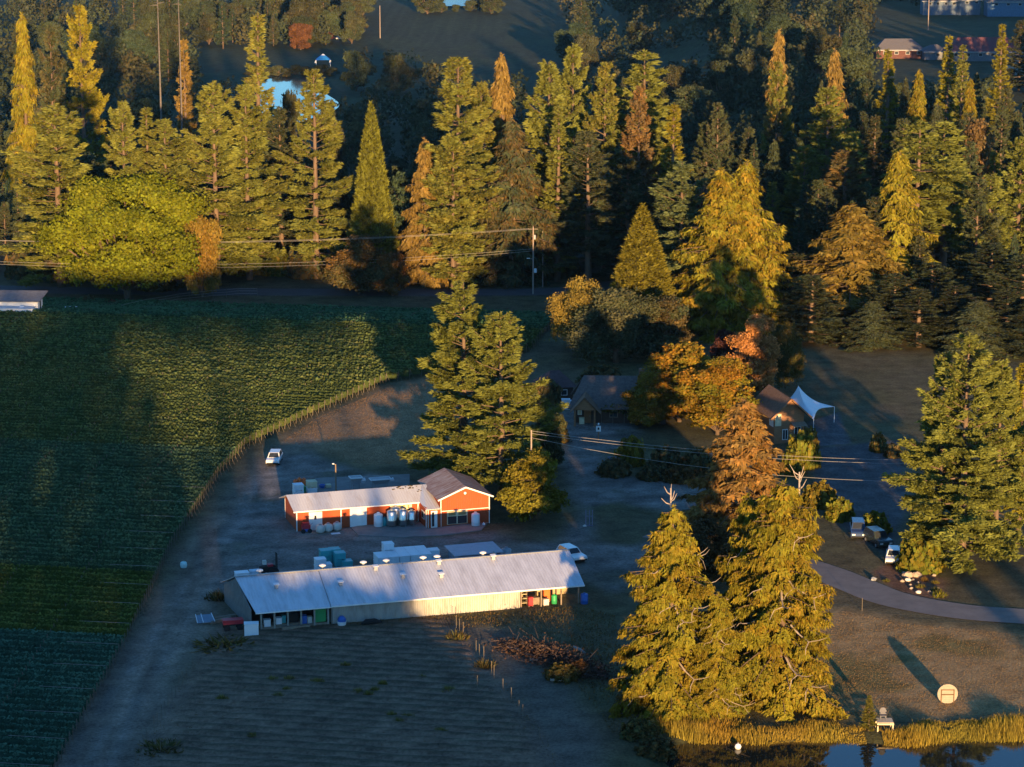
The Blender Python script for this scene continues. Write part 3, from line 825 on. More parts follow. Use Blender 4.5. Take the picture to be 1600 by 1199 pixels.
# right-hand forest
T('cedar_c', 1216, 46, 650, 58, BROWN, 0.15, 'orange brown cedar with two tips high in the right-hand forest')
T('fir_b', 1214, 96, 628, 54, FIR, 0.1, 'thin sunlit fir in front of the two-tipped brown cedar')
T('cedar_b', 1302, 74, 610, 58, BROWN, 0.15, 'shaded rust brown cedar with a lit right flank')
T('fir_c', 1292, 136, 545, 98, FIR, 0.0, 'sunlit grey-green fir below the rust brown cedar')
T('spruce_b', 1388, 76, 655, 44, GOLD, 0.1, 'leaning golden spruce below the grey-roofed far house', rz=3.0)
T('cedar_c', 1436, 108, 630, 46, GOLD, 0.3, 'golden cedar right of the leaning spruce')
T('spruce_a', 1480, 56, 660, 46, GOLD, 0.1, 'golden spruce below the red-roofed far house, left one')
T('spruce_a', 1502, 70, 650, 44, FIR, 0.1, 'pale tiered spruce below the red-roofed far house, right one')
T('spruce_a', 1563, 38, 700, 42, GOLD, 0.1, 'slim golden spruce standing before the red roof')
T('cedar_c', 1512, 122, 620, 40, GOLD, 0.4, 'small golden cedar tip below the pale tiered spruce')
T('fir_a', 1256, 228, 525, 84, FIR, 0.0, 'sunlit bushy fir right of the golden cedar pair')
T('fir_b', 1332, 206, 520, 74, FIR, 0.0, 'sunlit dark-gapped fir below the grey-green fir')
T('fir_d', 1318, 236, 494, 104, (0.1, 0.09, 0.04), 0.3, 'tall tan-green fir column in the right-hand forest')
T('bare_a', 1433, 188, 474, 104, FIR, 0.0, 'tall fir with long bare orange trunk and flat crown')
T('bare_b', 1476, 190, 480, 98, FIR, 0.0, 'tall fir with half-bare trunk beside the flat-crowned one')
T('cedar_b', 1402, 234, 465, 104, GOLD, 0.3, 'golden cedar left of the long bare trunk')
T('cedar_a', 1330, 318, 444, 176, (0.16, 0.125, 0.03), 0.2, 'large brown cedar with shaded left half above the white tent')
T('spruce_b', 1364, 180, 545, 54, DARK, 0.2, 'half-lit thin spruce left of the flat-crowned fir')
T('spruce_a', 1206, 284, 505, 50, FIR, 0.1, 'small sunlit spruce right of the golden cedar tips')
T('fir_c', 1546, 272, 484, 80, FIR, 0.0, 'sunlit fir near the right edge with dark hollow below')
T('fir_a', 1592, 214, 494, 92, FIR, 0.0, 'sunlit fir cut by the right edge of the view')
T('spruce_b', 1554, 236, 515, 50, FIR, 0.1, 'slim fir behind the fir with the dark hollow')
T('round_b', 1522, 176, 570, 112, (0.11, 0.085, 0.04), 0.2, 'brown rounded broadleaf tree among the right-hand conifers')
T('fir_b', 1120, 160, 545, 62, DARK, 0.1, 'half-lit dark fir left of the grey-green fir')
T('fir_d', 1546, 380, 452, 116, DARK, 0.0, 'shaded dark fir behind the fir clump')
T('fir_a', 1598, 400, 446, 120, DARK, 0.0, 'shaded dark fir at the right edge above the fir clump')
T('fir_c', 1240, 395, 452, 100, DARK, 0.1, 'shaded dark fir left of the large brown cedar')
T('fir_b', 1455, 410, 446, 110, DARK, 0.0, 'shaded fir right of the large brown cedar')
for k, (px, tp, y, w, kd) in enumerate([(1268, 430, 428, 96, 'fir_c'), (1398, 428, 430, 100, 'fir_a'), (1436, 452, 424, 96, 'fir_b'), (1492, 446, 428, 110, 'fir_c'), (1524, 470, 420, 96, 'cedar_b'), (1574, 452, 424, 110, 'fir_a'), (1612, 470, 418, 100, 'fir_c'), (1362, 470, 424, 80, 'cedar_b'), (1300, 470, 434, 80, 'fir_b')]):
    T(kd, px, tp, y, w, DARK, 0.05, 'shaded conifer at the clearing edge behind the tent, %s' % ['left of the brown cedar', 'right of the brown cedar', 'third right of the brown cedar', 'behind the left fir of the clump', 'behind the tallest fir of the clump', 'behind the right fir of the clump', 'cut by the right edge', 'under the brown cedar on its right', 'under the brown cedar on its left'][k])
T('cedar_c', 38, 20, 640, 60, GOLD, 0.3, 'golden-lit cedar in the upper left corner')
T('fir_b', 128, 8, 655, 80, GOLD, 0.2, 'golden-lit fir high in the upper left')
T('fir_c', 82, 40, 620, 66, DARK, 0.2, 'shaded fir between the golden-lit trees in the upper left')

# dead standing poles in the upper left and the broken tops of the pond cedars
def snag(px, top, y, r, label, forks=5, seed=0, up=False, m=None):
    m = m or M_DEAD
    zt = z_at(top, y); x = (px - 800) / F_PX * depth_of(y, 0.5 * zt); zb = float(gz(x, y)); h = zt - zb
    rng = random.Random(seed)
    mb = MB()
    mb.tube([(0, 0, -0.2), (0.1, 0, h * 0.5), (0, 0.05, h)], [r, r * 0.75, r * (0.45 if up else 0.25)], 7)
    o = empty('dead_tree', (x, y, zb), 0, label, 'dead tree')
    mb.build('trunk', m, o, smooth=True)
    for k in range(forks):
        z = h - rng.uniform(0.02, 0.16 if up else 0.45) * min(h, 12); a = rng.uniform(0, 6.28); l = rng.uniform(0.4, 1.2) if up else rng.uniform(0.8, 2.4)
        rise = rng.uniform(0.5, 1.1) if up else rng.uniform(-0.2, 0.5)
        br = MB(); br.tube([(0, 0, z), (math.cos(a) * l * 0.5, math.sin(a) * l * 0.5, z + 0.25 * rise), (math.cos(a) * l, math.sin(a) * l, z + rise)], [r * 0.4, r * 0.26, 0.02], 4)
        br.build('branch', m, o)
    return o
M_GREYWOOD = mat('grey_dead_wood', (0.13, 0.115, 0.105), 0.9, var=0.35, scale=2)
snag(250, -25, 585, 0.30, 'grey dead tree pole, left one of two in the upper left', 12, 1, False, M_GREYWOOD)
snag(282, -30, 600, 0.28, 'thin pale dead tree pole cut by the top edge', 8, 2, False, M_GREYWOOD)
snag(1046, 763, 251.5, 0.17, 'pale forked dead top above the broad golden cedar', 5, 3, True)
snag(1245, 738, 252.5, 0.19, 'pale dead trunk with side limbs above the tallest pond cedar', 8, 4, True)

# ------------------------------------------------------------------ forest behind: single trees, too alike to tell apart
ONES = ['', 'first', 'second', 'third', 'fourth', 'fifth', 'sixth', 'seventh', 'eighth', 'ninth', 'tenth', 'eleventh', 'twelfth', 'thirteenth', 'fourteenth', 'fifteenth', 'sixteenth', 'seventeenth', 'eighteenth', 'nineteenth']
TENS = ['', '', 'twenty', 'thirty', 'forty', 'fifty', 'sixty', 'seventy', 'eighty', 'ninety']
TENTH = ['', '', 'twentieth', 'thirtieth', 'fortieth', 'fiftieth', 'sixtieth', 'seventieth', 'eightieth', 'ninetieth']
def ordinal(n):
    if n < 20: return ONES[n]
    if n == 100: return 'hundredth'
    if n > 100: return 'hundred and ' + ordinal(n - 100)
    return TENTH[n // 10] if n % 10 == 0 else TENS[n // 10] + '-' + ONES[n % 10]

rng = np.random.default_rng(77)
spots = []
def scatter(n, xr, yr, kinds, hr, group, label, cols, mind=6.0, veto=None):
    k = tries = 0; made = []
    while k < n and tries < n * 60:
        tries += 1
        y = rng.uniform(*yr); x = rng.uniform(xr[0] * y, xr[1] * y)
        if any((x - a) ** 2 + (y - b) ** 2 < mind ** 2 for a, b in spots): continue
        h = rng.uniform(*hr); zb = float(gz(x, y))
        bx, by, s = PX(x, y, zb); _, ty, _ = PX(x, y, zb + h)
        if veto and veto(bx, by, ty, s): continue
        kd = kinds[rng.integers(len(kinds))]
        H, R = PROTO[kd][0][2:]
        w = 2 * R * h / H * rng.uniform(0.85, 1.25)
        if kd[0] in 'rtw': w = h * rng.uniform(0.75, 1.0)
        made.append((bx, plant(kd, x, y, h, w, cols[rng.integers(len(cols))], rng.uniform(0, 0.12), label, group)))
        spots.append((x, y)); k += 1
    for q, (_, o) in enumerate(sorted(made, key=lambda m: m[0])): o['label'] = label + ', ' + ordinal(q + 1) + ' from the left'
    return k
def clear(bx, by, ty, s):
    """keep the far pond, its lawn, the meadow, the lake gap and the far houses in view"""
    if 400 < bx < 522 and ty < 212 and by > 78: return True
    if 300 < bx < 545 and ty < 112 and by > 78: return True
    if 545 < bx < 690 and ty < 62 and by > 22: return True
    if 690 < bx < 890 and ty < 98 and by > 22: return True
    if 660 < bx < 760 and ty < 40: return True
    if 1360 < bx < 1620 and ty < 112 and by > 20 and by < 260: return True
    return False
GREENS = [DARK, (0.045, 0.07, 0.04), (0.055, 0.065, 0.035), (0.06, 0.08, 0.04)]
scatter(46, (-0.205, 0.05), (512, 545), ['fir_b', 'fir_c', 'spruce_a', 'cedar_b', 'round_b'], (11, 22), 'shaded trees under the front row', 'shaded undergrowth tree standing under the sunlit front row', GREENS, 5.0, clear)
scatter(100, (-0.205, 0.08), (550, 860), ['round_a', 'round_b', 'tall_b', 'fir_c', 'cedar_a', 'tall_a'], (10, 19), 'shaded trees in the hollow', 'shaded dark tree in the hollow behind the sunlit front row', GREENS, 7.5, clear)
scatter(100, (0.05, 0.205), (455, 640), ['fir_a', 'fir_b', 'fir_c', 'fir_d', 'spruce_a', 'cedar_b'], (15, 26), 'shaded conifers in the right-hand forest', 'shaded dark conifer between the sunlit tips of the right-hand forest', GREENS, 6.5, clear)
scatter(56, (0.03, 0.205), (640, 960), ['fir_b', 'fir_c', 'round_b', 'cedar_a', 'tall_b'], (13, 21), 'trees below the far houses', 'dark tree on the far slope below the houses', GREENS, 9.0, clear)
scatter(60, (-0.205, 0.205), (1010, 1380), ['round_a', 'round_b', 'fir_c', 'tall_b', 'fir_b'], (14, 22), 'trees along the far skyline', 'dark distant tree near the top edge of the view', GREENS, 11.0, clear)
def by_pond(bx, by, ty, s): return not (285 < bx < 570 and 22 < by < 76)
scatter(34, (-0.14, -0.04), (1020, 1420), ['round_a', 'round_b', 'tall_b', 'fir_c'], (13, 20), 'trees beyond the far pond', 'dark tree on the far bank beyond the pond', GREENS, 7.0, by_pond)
for k, (px, by, h, c) in enumerate([(470, 78, 12, (0.12, 0.06, 0.03)), (505, 66, 11, (0.09, 0.02, 0.03)), (530, 50, 13, (0.07, 0.09, 0.03)), (560, 52, 9, (0.05, 0.06, 0.03))]):
    p = G(px, by)
    plant('round_a', p[0], p[1], h, h * 1.1, c, 0.2, ['rusty bush-like tree left of the blue canopy', 'dark red tree above the blue canopy', 'light green tree above the dark red one', 'dark tree left of the far utility pole'][k])

for k, (px, by, h) in enumerate([(668, 22, 13), (682, 17, 9), (752, 16, 10), (768, 22, 13), (712, 19, 4), (735, 18, 6), (690, 20, 5)]):
    q_ = G(px, by)
    plant('round_a', q_[0], q_[1], h, h * 1.3, DARK, 0.05, 'dark tree at the edge of the lake gap, %s from the left' % ordinal([1, 2, 6, 7, 4, 5, 3][k]), 'trees at the lake gap')

for k in range(10):
    q_ = G(392 + k * 14, 119 + 2 * math.sin(k * 2.1))
    plant('round_a', q_[0], q_[1], 3.0 + 1.6 * abs(math.sin(k * 1.7)), 6.0 + math.sin(k), DARK, 0.1, 'low dark bush on the far bank of the far pond, %s from the left' % ordinal(k + 1), 'bushes on the far pond bank', cat='bush', name='pond_bush')
# woods on the sunward side: they stand behind the viewpoint and throw the long evening shade
def back_tree(xo, h, y, w, kd):
    zx = xo + (140 - y) * math.tan(SUN_AZ)
    plant(kd, zx, y, h, w, FIR, 0.1, 'unseen tree behind the viewpoint, placed for the shade it throws', 'wood behind the viewpoint')
r2 = random.Random(5)
KS = math.tan(SUN_EL) / math.cos(SUN_AZ)      # drop of a shadow line per metre of distance
def occ_h(xo):
    return float(np.interp(xo, [-90, -31, -25, -15, -8, 3, 8, 26, 30], [33, 33, 26, 20, 19.5, 19.0, 14.0, 14.0, 12]))
xo = -88.0
while xo < -8:
    y = r2.uniform(74, 98)
    back_tree(xo, occ_h(xo) + (140 - y) * KS + r2.uniform(-1.5, 1.5), y, r2.uniform(12, 15), r2.choice(['fir_a', 'fir_c', 'cedar_a'])); xo += r2.uniform(2.8, 4.0)
xo = -8.0
while xo < 27.5:
    y = r2.uniform(122, 142)
    back_tree(xo, occ_h(xo) - 1.9 + (140 - y) * KS + r2.uniform(-0.8, 0.8), y, r2.uniform(9, 11), r2.choice(['round_b', 'tall_b', 'round_a'])); xo += r2.uniform(1.9, 2.7)
for xo, hh_ in ((-10.5, 26.5), (-7.5, 25.0), (6.5, 22.5)):
    back_tree(xo, hh_ + 4, 95, 5.5, 'spruce_a')  # unseen spires added to break up the lit patch of vines
for k in range(13):
    back_tree(-48 + k * 3.4, 12.5 + r2.uniform(-1, 1), r2.uniform(118, 134), r2.uniform(9, 11), r2.choice(['round_b', 'tall_b']))  # low unseen trees added to shade a stray streak on the track
for k in range(11):      # added unseen pines, crowns shaped high to shade beyond the lit vines
    xo = -32 + k * 4.0
    y = r2.uniform(20, 45)
    back_tree(xo, 31.6 + (140 - y) * KS + r2.uniform(-0.8, 0.8), y, r2.uniform(10, 12), 'high_pine')
for xo, h, y in [(72, 17, 130), (78, 19, 120), (86, 18, 140)]:
    back_tree(xo, h, y, 9, 'fir_b')
for k in range(11):
    plant(r2.choice(['fir_a', 'fir_c', 'round_b']), 194 + k * 4.6 + r2.uniform(-1, 1), r2.uniform(985, 1015), r2.uniform(21, 25), r2.uniform(10, 12), DARK, 0.1, 'dark tree of the wood beyond the right edge of the view', 'wood beyond the right edge')
for k in range(15):      # wood to the right of the view that shades the far houses
    plant(r2.choice(['fir_a', 'fir_c', 'round_b']), 162 + k * 4.6 + r2.uniform(-1, 1), r2.uniform(832, 872), r2.uniform(20, 24), r2.uniform(9, 12), DARK, 0.1, 'dark tree of the wood beyond the right edge of the view', 'wood beyond the right edge')

# the woods farther off, one mass of crowns
def far_wood():
    rg = np.random.default_rng(55)
    lv = Leaves(4); k = tries = 0
    while k < 1000 and tries < 14000:
        tries += 1
        y = rg.uniform(560, 1400); x = rg.uniform(-0.215, 0.215) * y
        h = rg.uniform(8, 17); zb = float(gz(x, y)); bx, by, s = PX(x, y, zb); _, ty, _ = PX(x, y, zb + h)
        if clear(bx, by, ty, s): continue
        if y < 700 and x > 45: h *= 0.7
        n = 200; r = h * rg.uniform(0.32, 0.5)
        d = unit(rg.normal(size=(n, 3))); lump = 0.8 + 0.25 * np.sin(d[:, 0] * 6 + k) * np.cos(d[:, 2] * 7 + k)
        p = d * (lump * rg.uniform(0.75, 1.0, n))[:, None] * [r, r, h * 0.52] + [x, y, zb + h * 0.48]
        lv.add(cards(rg, p, unit(d + rg.normal(size=(n, 3)) * 0.6), rg.uniform(0.6, 1.5, n)), np.clip(rg.uniform(0.2, 0.6) + rg.uniform(-0.25, 0.3, n), 0, 1), np.full(n, 0.3 * rg.random() ** 3)); k += 1
    o = link('far_wood', lv.mesh('far_wood')); o.color = (0.05, 0.065, 0.035, 0.4)
    tag(o, 'far dark wood filling the background between the single trees', 'wood', kind='stuff')
far_wood()

# ------------------------------------------------------------------ shrubs
M_SHRUB_STEM = mat('stems', (0.10, 0.07, 0.045), 0.9)
def tuft(seed, n=170):
    rg = np.random.default_rng(seed); a = rg.uniform(0, 6.28, n); r = rg.random(n) ** 0.8
    q = np.c_[np.cos(a) * r, np.sin(a) * r, np.zeros(n)]
    lv = Leaves(3); lv.add(sprays(rg, q, unit(np.c_[np.cos(a) * r * 0.7, np.sin(a) * r * 0.7, np.ones(n)] + rg.normal(size=(n, 3)) * 0.4), rg.uniform(0.35, 1.1, n) * (1.1 - 0.5 * r), rg.uniform(0.08, 0.22, n)), rg.random(n), rg.random(n))
    return lv.mesh('foliage')
TUFTS = [tuft(41), tuft(42), tuft(43)]
STEM = MB()
for a in np.linspace(0, 6.28, 6)[:-1]: STEM.tube([(0, 0, -0.1), (0.25 * math.cos(a), 0.25 * math.sin(a), 0.6)], [0.04, 0.02], 4)
STEM_ME = STEM.mesh('stem', M_SHRUB_STEM)
def bush(px, py, wm, hm, col, label, alpha=0.3, name='shrub', at=None, group=None):
    p = G(px, py) if at is None else np.array(at)
    r = random.Random(int(px * 7 + py))
    o = empty(name, p, r.uniform(0, 6.28), label, 'shrub', group)
    o.scale = (wm / 2, wm / 2, hm)
    f = link('foliage', (TUFTS if (name != 'shrub' or hm < 1.2) else SHRUBS)[r.randrange(3)], o); f.color = (*col, alpha)
    if name == 'shrub' and hm >= 1.2: link('stem', STEM_ME, o)
    return o
LG = (0.10, 0.13, 0.02)
for px, py, w, h, c, l in [
    (1438, 888, 6.5, 4.2, LG, 'bright leafy shrub above the rock bed by the driveway'),
    (1367, 832, 4.4, 2.8, LG, 'rounded clipped green shrub behind the parked cars'),
    (1312, 812, 4.2, 3.0, LG, 'rounded clipped green shrub right of the dead-trunk cedar'),
    (1280, 790, 5.0, 3.2, (0.11, 0.11, 0.02), 'green shrub left of the rounded clipped one'),
    (1252, 730, 5.2, 5.2, LG, 'tall green shrub in front of the brown house'),
    (1238, 742, 4.0, 3.6, (0.10, 0.12, 0.02), 'green shrub left of the tall one by the brown house'),
    (1266, 702, 2.6, 3.4, (0.14, 0.12, 0.03), 'small golden shrub beside the tent'),
    (985, 726, 4.6, 4.2, (0.13, 0.13, 0.02), 'yellow-lit shrub in the bed below the lodge'),
    (960, 742, 5.0, 2.4, DARK, 'dark low shrub at the left tip of the bed below the lodge'),
    (1018, 748, 4.4, 1.8, DARK, 'dark low shrub right of the yellow-lit one'),
    (1062, 752, 4.8, 2.2, (0.06, 0.05, 0.025), 'brownish low shrub at the edge of the gravel turnaround'),
    (1040, 735, 5.5, 3.6, DARK, 'dark shrub under the autumn maples'),
    (1090, 742, 5.5, 3.8, DARK, 'dark shrub right of the one under the autumn maples'),
    (1372, 706, 2.6, 2.8, (0.05, 0.075, 0.03), 'small upright green shrub at the edge of the parking lot'),
    (1395, 714, 3.0, 2.0, DARK, 'low dark shrub right of the small upright one'),
    (383, 428, 8.5, 6.0, (0.09, 0.11, 0.02), 'sunlit hedge shrub right of the maple, left one'),
    (430, 428, 8.0, 5.4, (0.08, 0.105, 0.02), 'sunlit hedge shrub right of the maple, right one'),
    (478, 432, 9.0, 6.0, DARK, 'dark hedge shrub left of the rounded roadside tree'),
    (100, 438, 9.0, 5.0, DARK, 'dark shrub mass under the left side of the maple'),
    (40, 432, 9.0, 6.0, DARK, 'dark shrub mass behind the mobile home'),
    (250, 452, 9.0, 3.6, DARK, 'dark shrub under the right side of the maple'),
    (175, 482, 5.0, 1.6, (0.06, 0.02, 0.025), 'dark red low shrub at the corner of the vineyard fence'),
    (140, 478, 3.4, 2.2, DARK, 'round green shrub right of the small white trailer'),
    (655, 440, 7.0, 4.4, DARK, 'dark roadside shrub left of the large fir trunk'),
    (738, 432, 7.0, 4.8, DARK, 'dark roadside shrub right of the large fir trunk'),
    (885, 432, 7.0, 4.4, DARK, 'dark roadside shrub right of the utility pole'),
    (856, 632, 4.6, 4.2, (0.055, 0.07, 0.035), 'grey-green shrub at the left side of the lodge forecourt'),
    (868, 690, 4.2, 3.6, (0.06, 0.07, 0.03), 'grey-green shrub beside the yard pole'),
    (940, 600, 8.0, 3.0, DARK, 'dark shrub bank behind the lodge roof'),
    (985, 650, 3.0, 3.0, (0.07, 0.08, 0.025), 'vine-green shrub at the arbour end'),
    (880, 1060, 4.2, 1.6, (0.07, 0.075, 0.025), 'green weedy shrub at the near end of the brush pile'),
    (905, 1052, 2.6, 1.4, (0.10, 0.06, 0.03), 'reddish weedy shrub at the right end of the brush pile'),
    (1085, 1120, 3.0, 1.3, (0.10, 0.11, 0.025), 'bright bramble left of the shoreline hut'),
    (1150, 1112, 3.2, 1.6, LG, 'bright green bramble at the foot of the pond cedars'),
    (1195, 1108, 3.0, 1.5, (0.12, 0.12, 0.02), 'yellow bramble at the foot of the tallest pond cedar'),
    (1225, 1106, 2.6, 1.4, LG, 'green bramble right of the yellow one by the pond'),
    (1000, 1150, 4.4, 1.8, (0.06, 0.075, 0.03), 'dark green bramble at the left corner of the pond'),
    (985, 1105, 3.6, 1.5, (0.09, 0.07, 0.03), 'brownish bramble left of the pond cedars'),
    (1025, 1180, 4.6, 1.8, (0.05, 0.06, 0.03), 'shaded bramble low at the bottom edge by the pond'),
    (350, 1009, 6.0, 0.9, (0.08, 0.085, 0.03), 'flat weedy patch at the left post line of the bare field'),
    (252, 1172, 4.2, 0.9, (0.06, 0.075, 0.03), 'green weedy patch low left in the bare field'),
    (715, 998, 2.4, 1.1, (0.08, 0.085, 0.03), 'weed clump at the top post of the right post line'),
    (756, 1042, 2.2, 1.0, (0.075, 0.08, 0.03), 'weed clump halfway down the right post line'),
    (343, 935, 3.2, 1.1, (0.05, 0.065, 0.03), 'dark weeds at the left gable of the long shed')]:
    bush(px, py, w, h, c, l)
T('spruce_a', 1358, 1086, 243.6, 24, (0.16, 0.15, 0.03), 0.0, 'little bright conifer sapling on the pond bank')

# ------------------------------------------------------------------ vineyard: one object per row
M_POST = mat('weathered_post', (0.15, 0.125, 0.095), 0.9, var=0.35, scale=3)
pm = MB(); pm.tube([(0, 0, -0.2), (0, 0, 1.56)], 0.045, 6); POST_ME = pm.mesh('post', M_POST)
pm = MB(); pm.tube([(0, 0, -0.2), (0.12, -0.02, 1.55)], 0.045, 6); pm.bar((0.1, 0, 1.5), (0.75, -0.1, 0), 0.03); ENDPOST_ME = pm.mesh('end_post', M_POST)
pm = MB(); pm.tube([(0, 0, -0.2), (0, 0, 1.5)], 0.035, 5); STAKE_ME = pm.mesh('stake', M_POST)
M_WIRE = mat('wire', (0.45, 0.42, 0.38), 0.5, 0.4, var=0.1)

def vine_row(i, y0):
    rng = np.random.default_rng(900 + i)
    # east end: follow the edge of the block; west end: beyond the left edge of the view
    xe = vine_east(y0)
    for _ in range(6): xe = float(vine_east(y0 + ROW_T * (xe + 41)))
    xw = -0.192 * (y0 + 12) * 1.06 - 4
    if xe - xw < 6: return
    ye = y0 + ROW_T * (xe + 41)
    Ln = (xe - xw) / math.cos(math.atan(ROW_T))
    far = y0 > 395
    if y0 < 271: style, col, al = 'netted blue-green', (0.06, 0.13, 0.085), 0.0
    elif y0 < 293: style, col, al = 'yellow-green', (0.095, 0.125, 0.03), 0.1
    elif y0 < 352: style, col, al = 'deep green', (0.075, 0.125, 0.06), 0.05
    elif y0 < 441: style, col, al = 'sun-flecked green', (0.09, 0.122, 0.04), 0.12
    else: style, col, al = 'dark green', (0.06, 0.12, 0.055), 0.0
    o = empty('vine_row', (xe, ye, float(gz(xe, ye))), 0, '%s vine row, %s row counting up from the bottom left corner' % (style, ordinal(i + 1)), 'vine row', 'vine rows')
    ca, sa = math.cos(math.atan(ROW_T)), math.sin(math.atan(ROW_T))
    def world(s, v):
        return np.stack([-s * ca - v * sa, -s * sa + v * ca], -1)
    z0 = float(gz(xe, ye))
    def ground(xy): return gz(xy[:, 0] + xe, xy[:, 1] + ye) - z0
    # leafy wall
    per = 60 if y0 < 300 else (44 if y0 < 395 else 22)
    n = int(Ln * per)
    s = rng.random(n) * Ln
    vig = 0.75 + 0.5 * fbm(s, np.full(n, i * 7.3), 6.0, 3, 3) - 0.25 * (fbm(s, np.full(n, i * 3.1), 25.0, 9, 2) > 0.66)
    top = (1.22 if y0 < 271 else 1.36) * (0.72 + 0.36 * vig) 
    hh = rng.random(n) ** 0.55
    v = np.where(hh > 0.82, rng.uniform(-0.22, 0.22, n), np.sign(rng.random(n) - 0.5) * rng.normal(0.26, 0.07, n))
    xy = world(s, v)
    z = 0.42 + (top - 0.42) * hh + ground(xy) + (rng.random(n) < 0.03) * rng.random(n) * 0.35
    p = np.c_[xy, z]
    nr = unit(np.c_[sa * np.sign(v) * (hh < 0.82), np.sign(v) * ca * (hh < 0.82) - 0.1, 0.1 + 1.0 * (hh > 0.82)] + rng.normal(size=(n, 3)) * 0.4)
    size = (0.24 if y0 < 300 else (0.29 if y0 < 395 else 0.42)) * rng.uniform(0.6, 1.35, n)
    lv = Leaves(4)
    clump = fbm(s, np.full(n, i * 11.7), 2.2, 15, 3)
    lv.add(cards(rng, p, nr, size), np.clip(np.where(hh > 0.8, 0.72, 0.30) + (clump - 0.5) * 1.2 + rng.uniform(-0.18, 0.18, n), 0, 1), np.clip((clump - 0.55) * 3 + rng.uniform(-0.3, 0.3, n), 0, 1))  # pale tops, dark sides: row shading put into the leaf tint
    # inner mass of canes and shaded leaves
    m = max(8, int(Ln / 0.8))
    ss = np.linspace(0.1, Ln - 0.1, m)
    hv = (1.28 if y0 < 271 else 1.42) * (0.60 + 0.30 * (0.75 + 0.5 * fbm(ss, np.full(m, i * 7.3), 6.0, 3, 3)))
    quads = []
    for off, tp in ((-0.3, 1.0), (0.3, 1.0)):
        a = world(ss, np.full(m, off)); g = ground(a)
        lo = np.c_[a, g + 0.45]; hi = np.c_[world(ss, np.full(m, off * 0.35)), g + hv * tp]
        quads.append(np.stack([lo[:-1], lo[1:], hi[1:], hi[:-1]], 1))
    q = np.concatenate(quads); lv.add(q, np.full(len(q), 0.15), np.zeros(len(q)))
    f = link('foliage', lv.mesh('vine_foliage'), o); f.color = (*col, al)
    # posts every eight metres, the end one heavier
    sp = 8.0; k = 0
    while k * sp < Ln - 1:
        q = world(np.array([k * sp]), np.array([0.0]))
        e = link('end_post' if k == 0 else 'post', ENDPOST_ME if k == 0 else POST_ME, o, (q[0, 0], q[0, 1], float(ground(q)[0])))
        k += 1
    if i % 4 == 0 and y0 < 330:
        a, b = world(np.array([0.0]), np.array([0.0]))[0], world(np.array([5.5]), np.array([0.0]))[0]
        mb = MB(); mb.tube([(a[0], a[1], 1.5), (b[0], b[1], 1.46)], 0.014, 4); mb.build('wire', M_WIRE, o)
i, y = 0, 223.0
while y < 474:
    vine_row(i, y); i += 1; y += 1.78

# fence posts along the far edge of the vineyard
fo = empty('wire_fence', G(190, 490), 0, 'post and wire fence along the far left edge of the vineyard', 'fence')
fpts = [G(px, py) for px, py in [(190, 490), (212, 484), (236, 479), (257, 476), (278, 472), (296, 470), (316, 468), (333, 466), (354, 465), (372, 463), (402, 463)]]
for q in fpts:
    link('post', POST_ME, fo, q - fpts[0])
wm_ = MB()
for hgt in (0.5, 1.0, 1.45):
    wm_.tube([tuple(q - fpts[0] + np.array([0, 0, hgt])) for q in fpts], 0.018, 4)
wm_.build('wire', M_WIRE, fo)

# stakes left over in the bare field
sl_, sr_ = [], []
lab_l = 'thin stake in the left post line of the bare field'
lab_r = 'thin stake in the right post line of the bare field'
for px, py in [(301, 1047), (291, 1064), (285, 1071), (280, 1079), (274, 1090), (269, 1097), (263, 1109), (258, 1118), (253, 1124), (246, 1136), (241, 1142), (230, 1164), (224, 1170), (219, 1180), (212, 1192), (305, 1098), (251, 1176)]:
    sl_.append((py, tag(link('stake', STAKE_ME, None, G(px, py)), lab_l, 'stake', 'stakes of the left post line')))
for px, py in [(713, 982), (718, 988), (724, 993), (744, 1022), (749, 1028), (756, 1031), (768, 1055), (772, 1061), (786, 1083), (799, 1097), (811, 1117), (817, 1124), (843, 1160), (746, 1078)]:
    sr_.append((py, tag(link('stake', STAKE_ME, None, G(px, py)), lab_r, 'stake', 'stakes of the right post line')))

for lst in (sl_, sr_):
    for q, (_, o) in enumerate(sorted(lst, key=lambda t: t[0])): o['label'] = o['label'] + ', ' + ordinal(q + 1) + ' from the top'

# ------------------------------------------------------------------ shared building materials
M_WHITE = mat('white_paint', (0.78, 0.77, 0.74), 0.6, var=0.12, scale=2)
M_RED = ribbed('red_siding', (0.37, 0.06, 0.010), 0.28, 0.75, 0.0, (0.32, 0.045, 0.012), 0.5, 0, 0.008)
M_RED_SIDE = ribbed('red_siding_end', (0.37, 0.06, 0.010), 0.28, 0.75, 0.0, (0.32, 0.045, 0.012), 0.5, 1, 0.008)
M_ZINC = ribbed('zinc_roof', (0.60, 0.62, 0.66), 0.33, 0.42, 0.25, (0.40, 0.40, 0.42), 0.5, amount=(0.42, 0.72))
M_ZINC2 = ribbed('worn_zinc_roof', (0.60, 0.60, 0.60), 0.33, 0.5, 0.2, (0.42, 0.36, 0.32), 0.5, amount=(0.5, 0.8))
M_RUST = ribbed('rusty_roof', (0.42, 0.36, 0.33), 0.33, 0.7, 0.1, (0.22, 0.10, 0.06), 1.3, 1, 0.02, (0.35, 0.62))
M_TIN = ribbed('tin_wall', (0.40, 0.39, 0.36), 0.2, 0.5, 0.25, (0.22, 0.20, 0.17), 0.5)
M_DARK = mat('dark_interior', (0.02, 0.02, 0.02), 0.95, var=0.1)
M_GLASS = mat('window_glass', (0.03, 0.035, 0.04), 0.08, var=0.05, spec=0.7)
M_WOOD = mat('grey_timber', (0.24, 0.19, 0.14), 0.9, var=0.35, scale=3, stretch=(1, 1, 1))
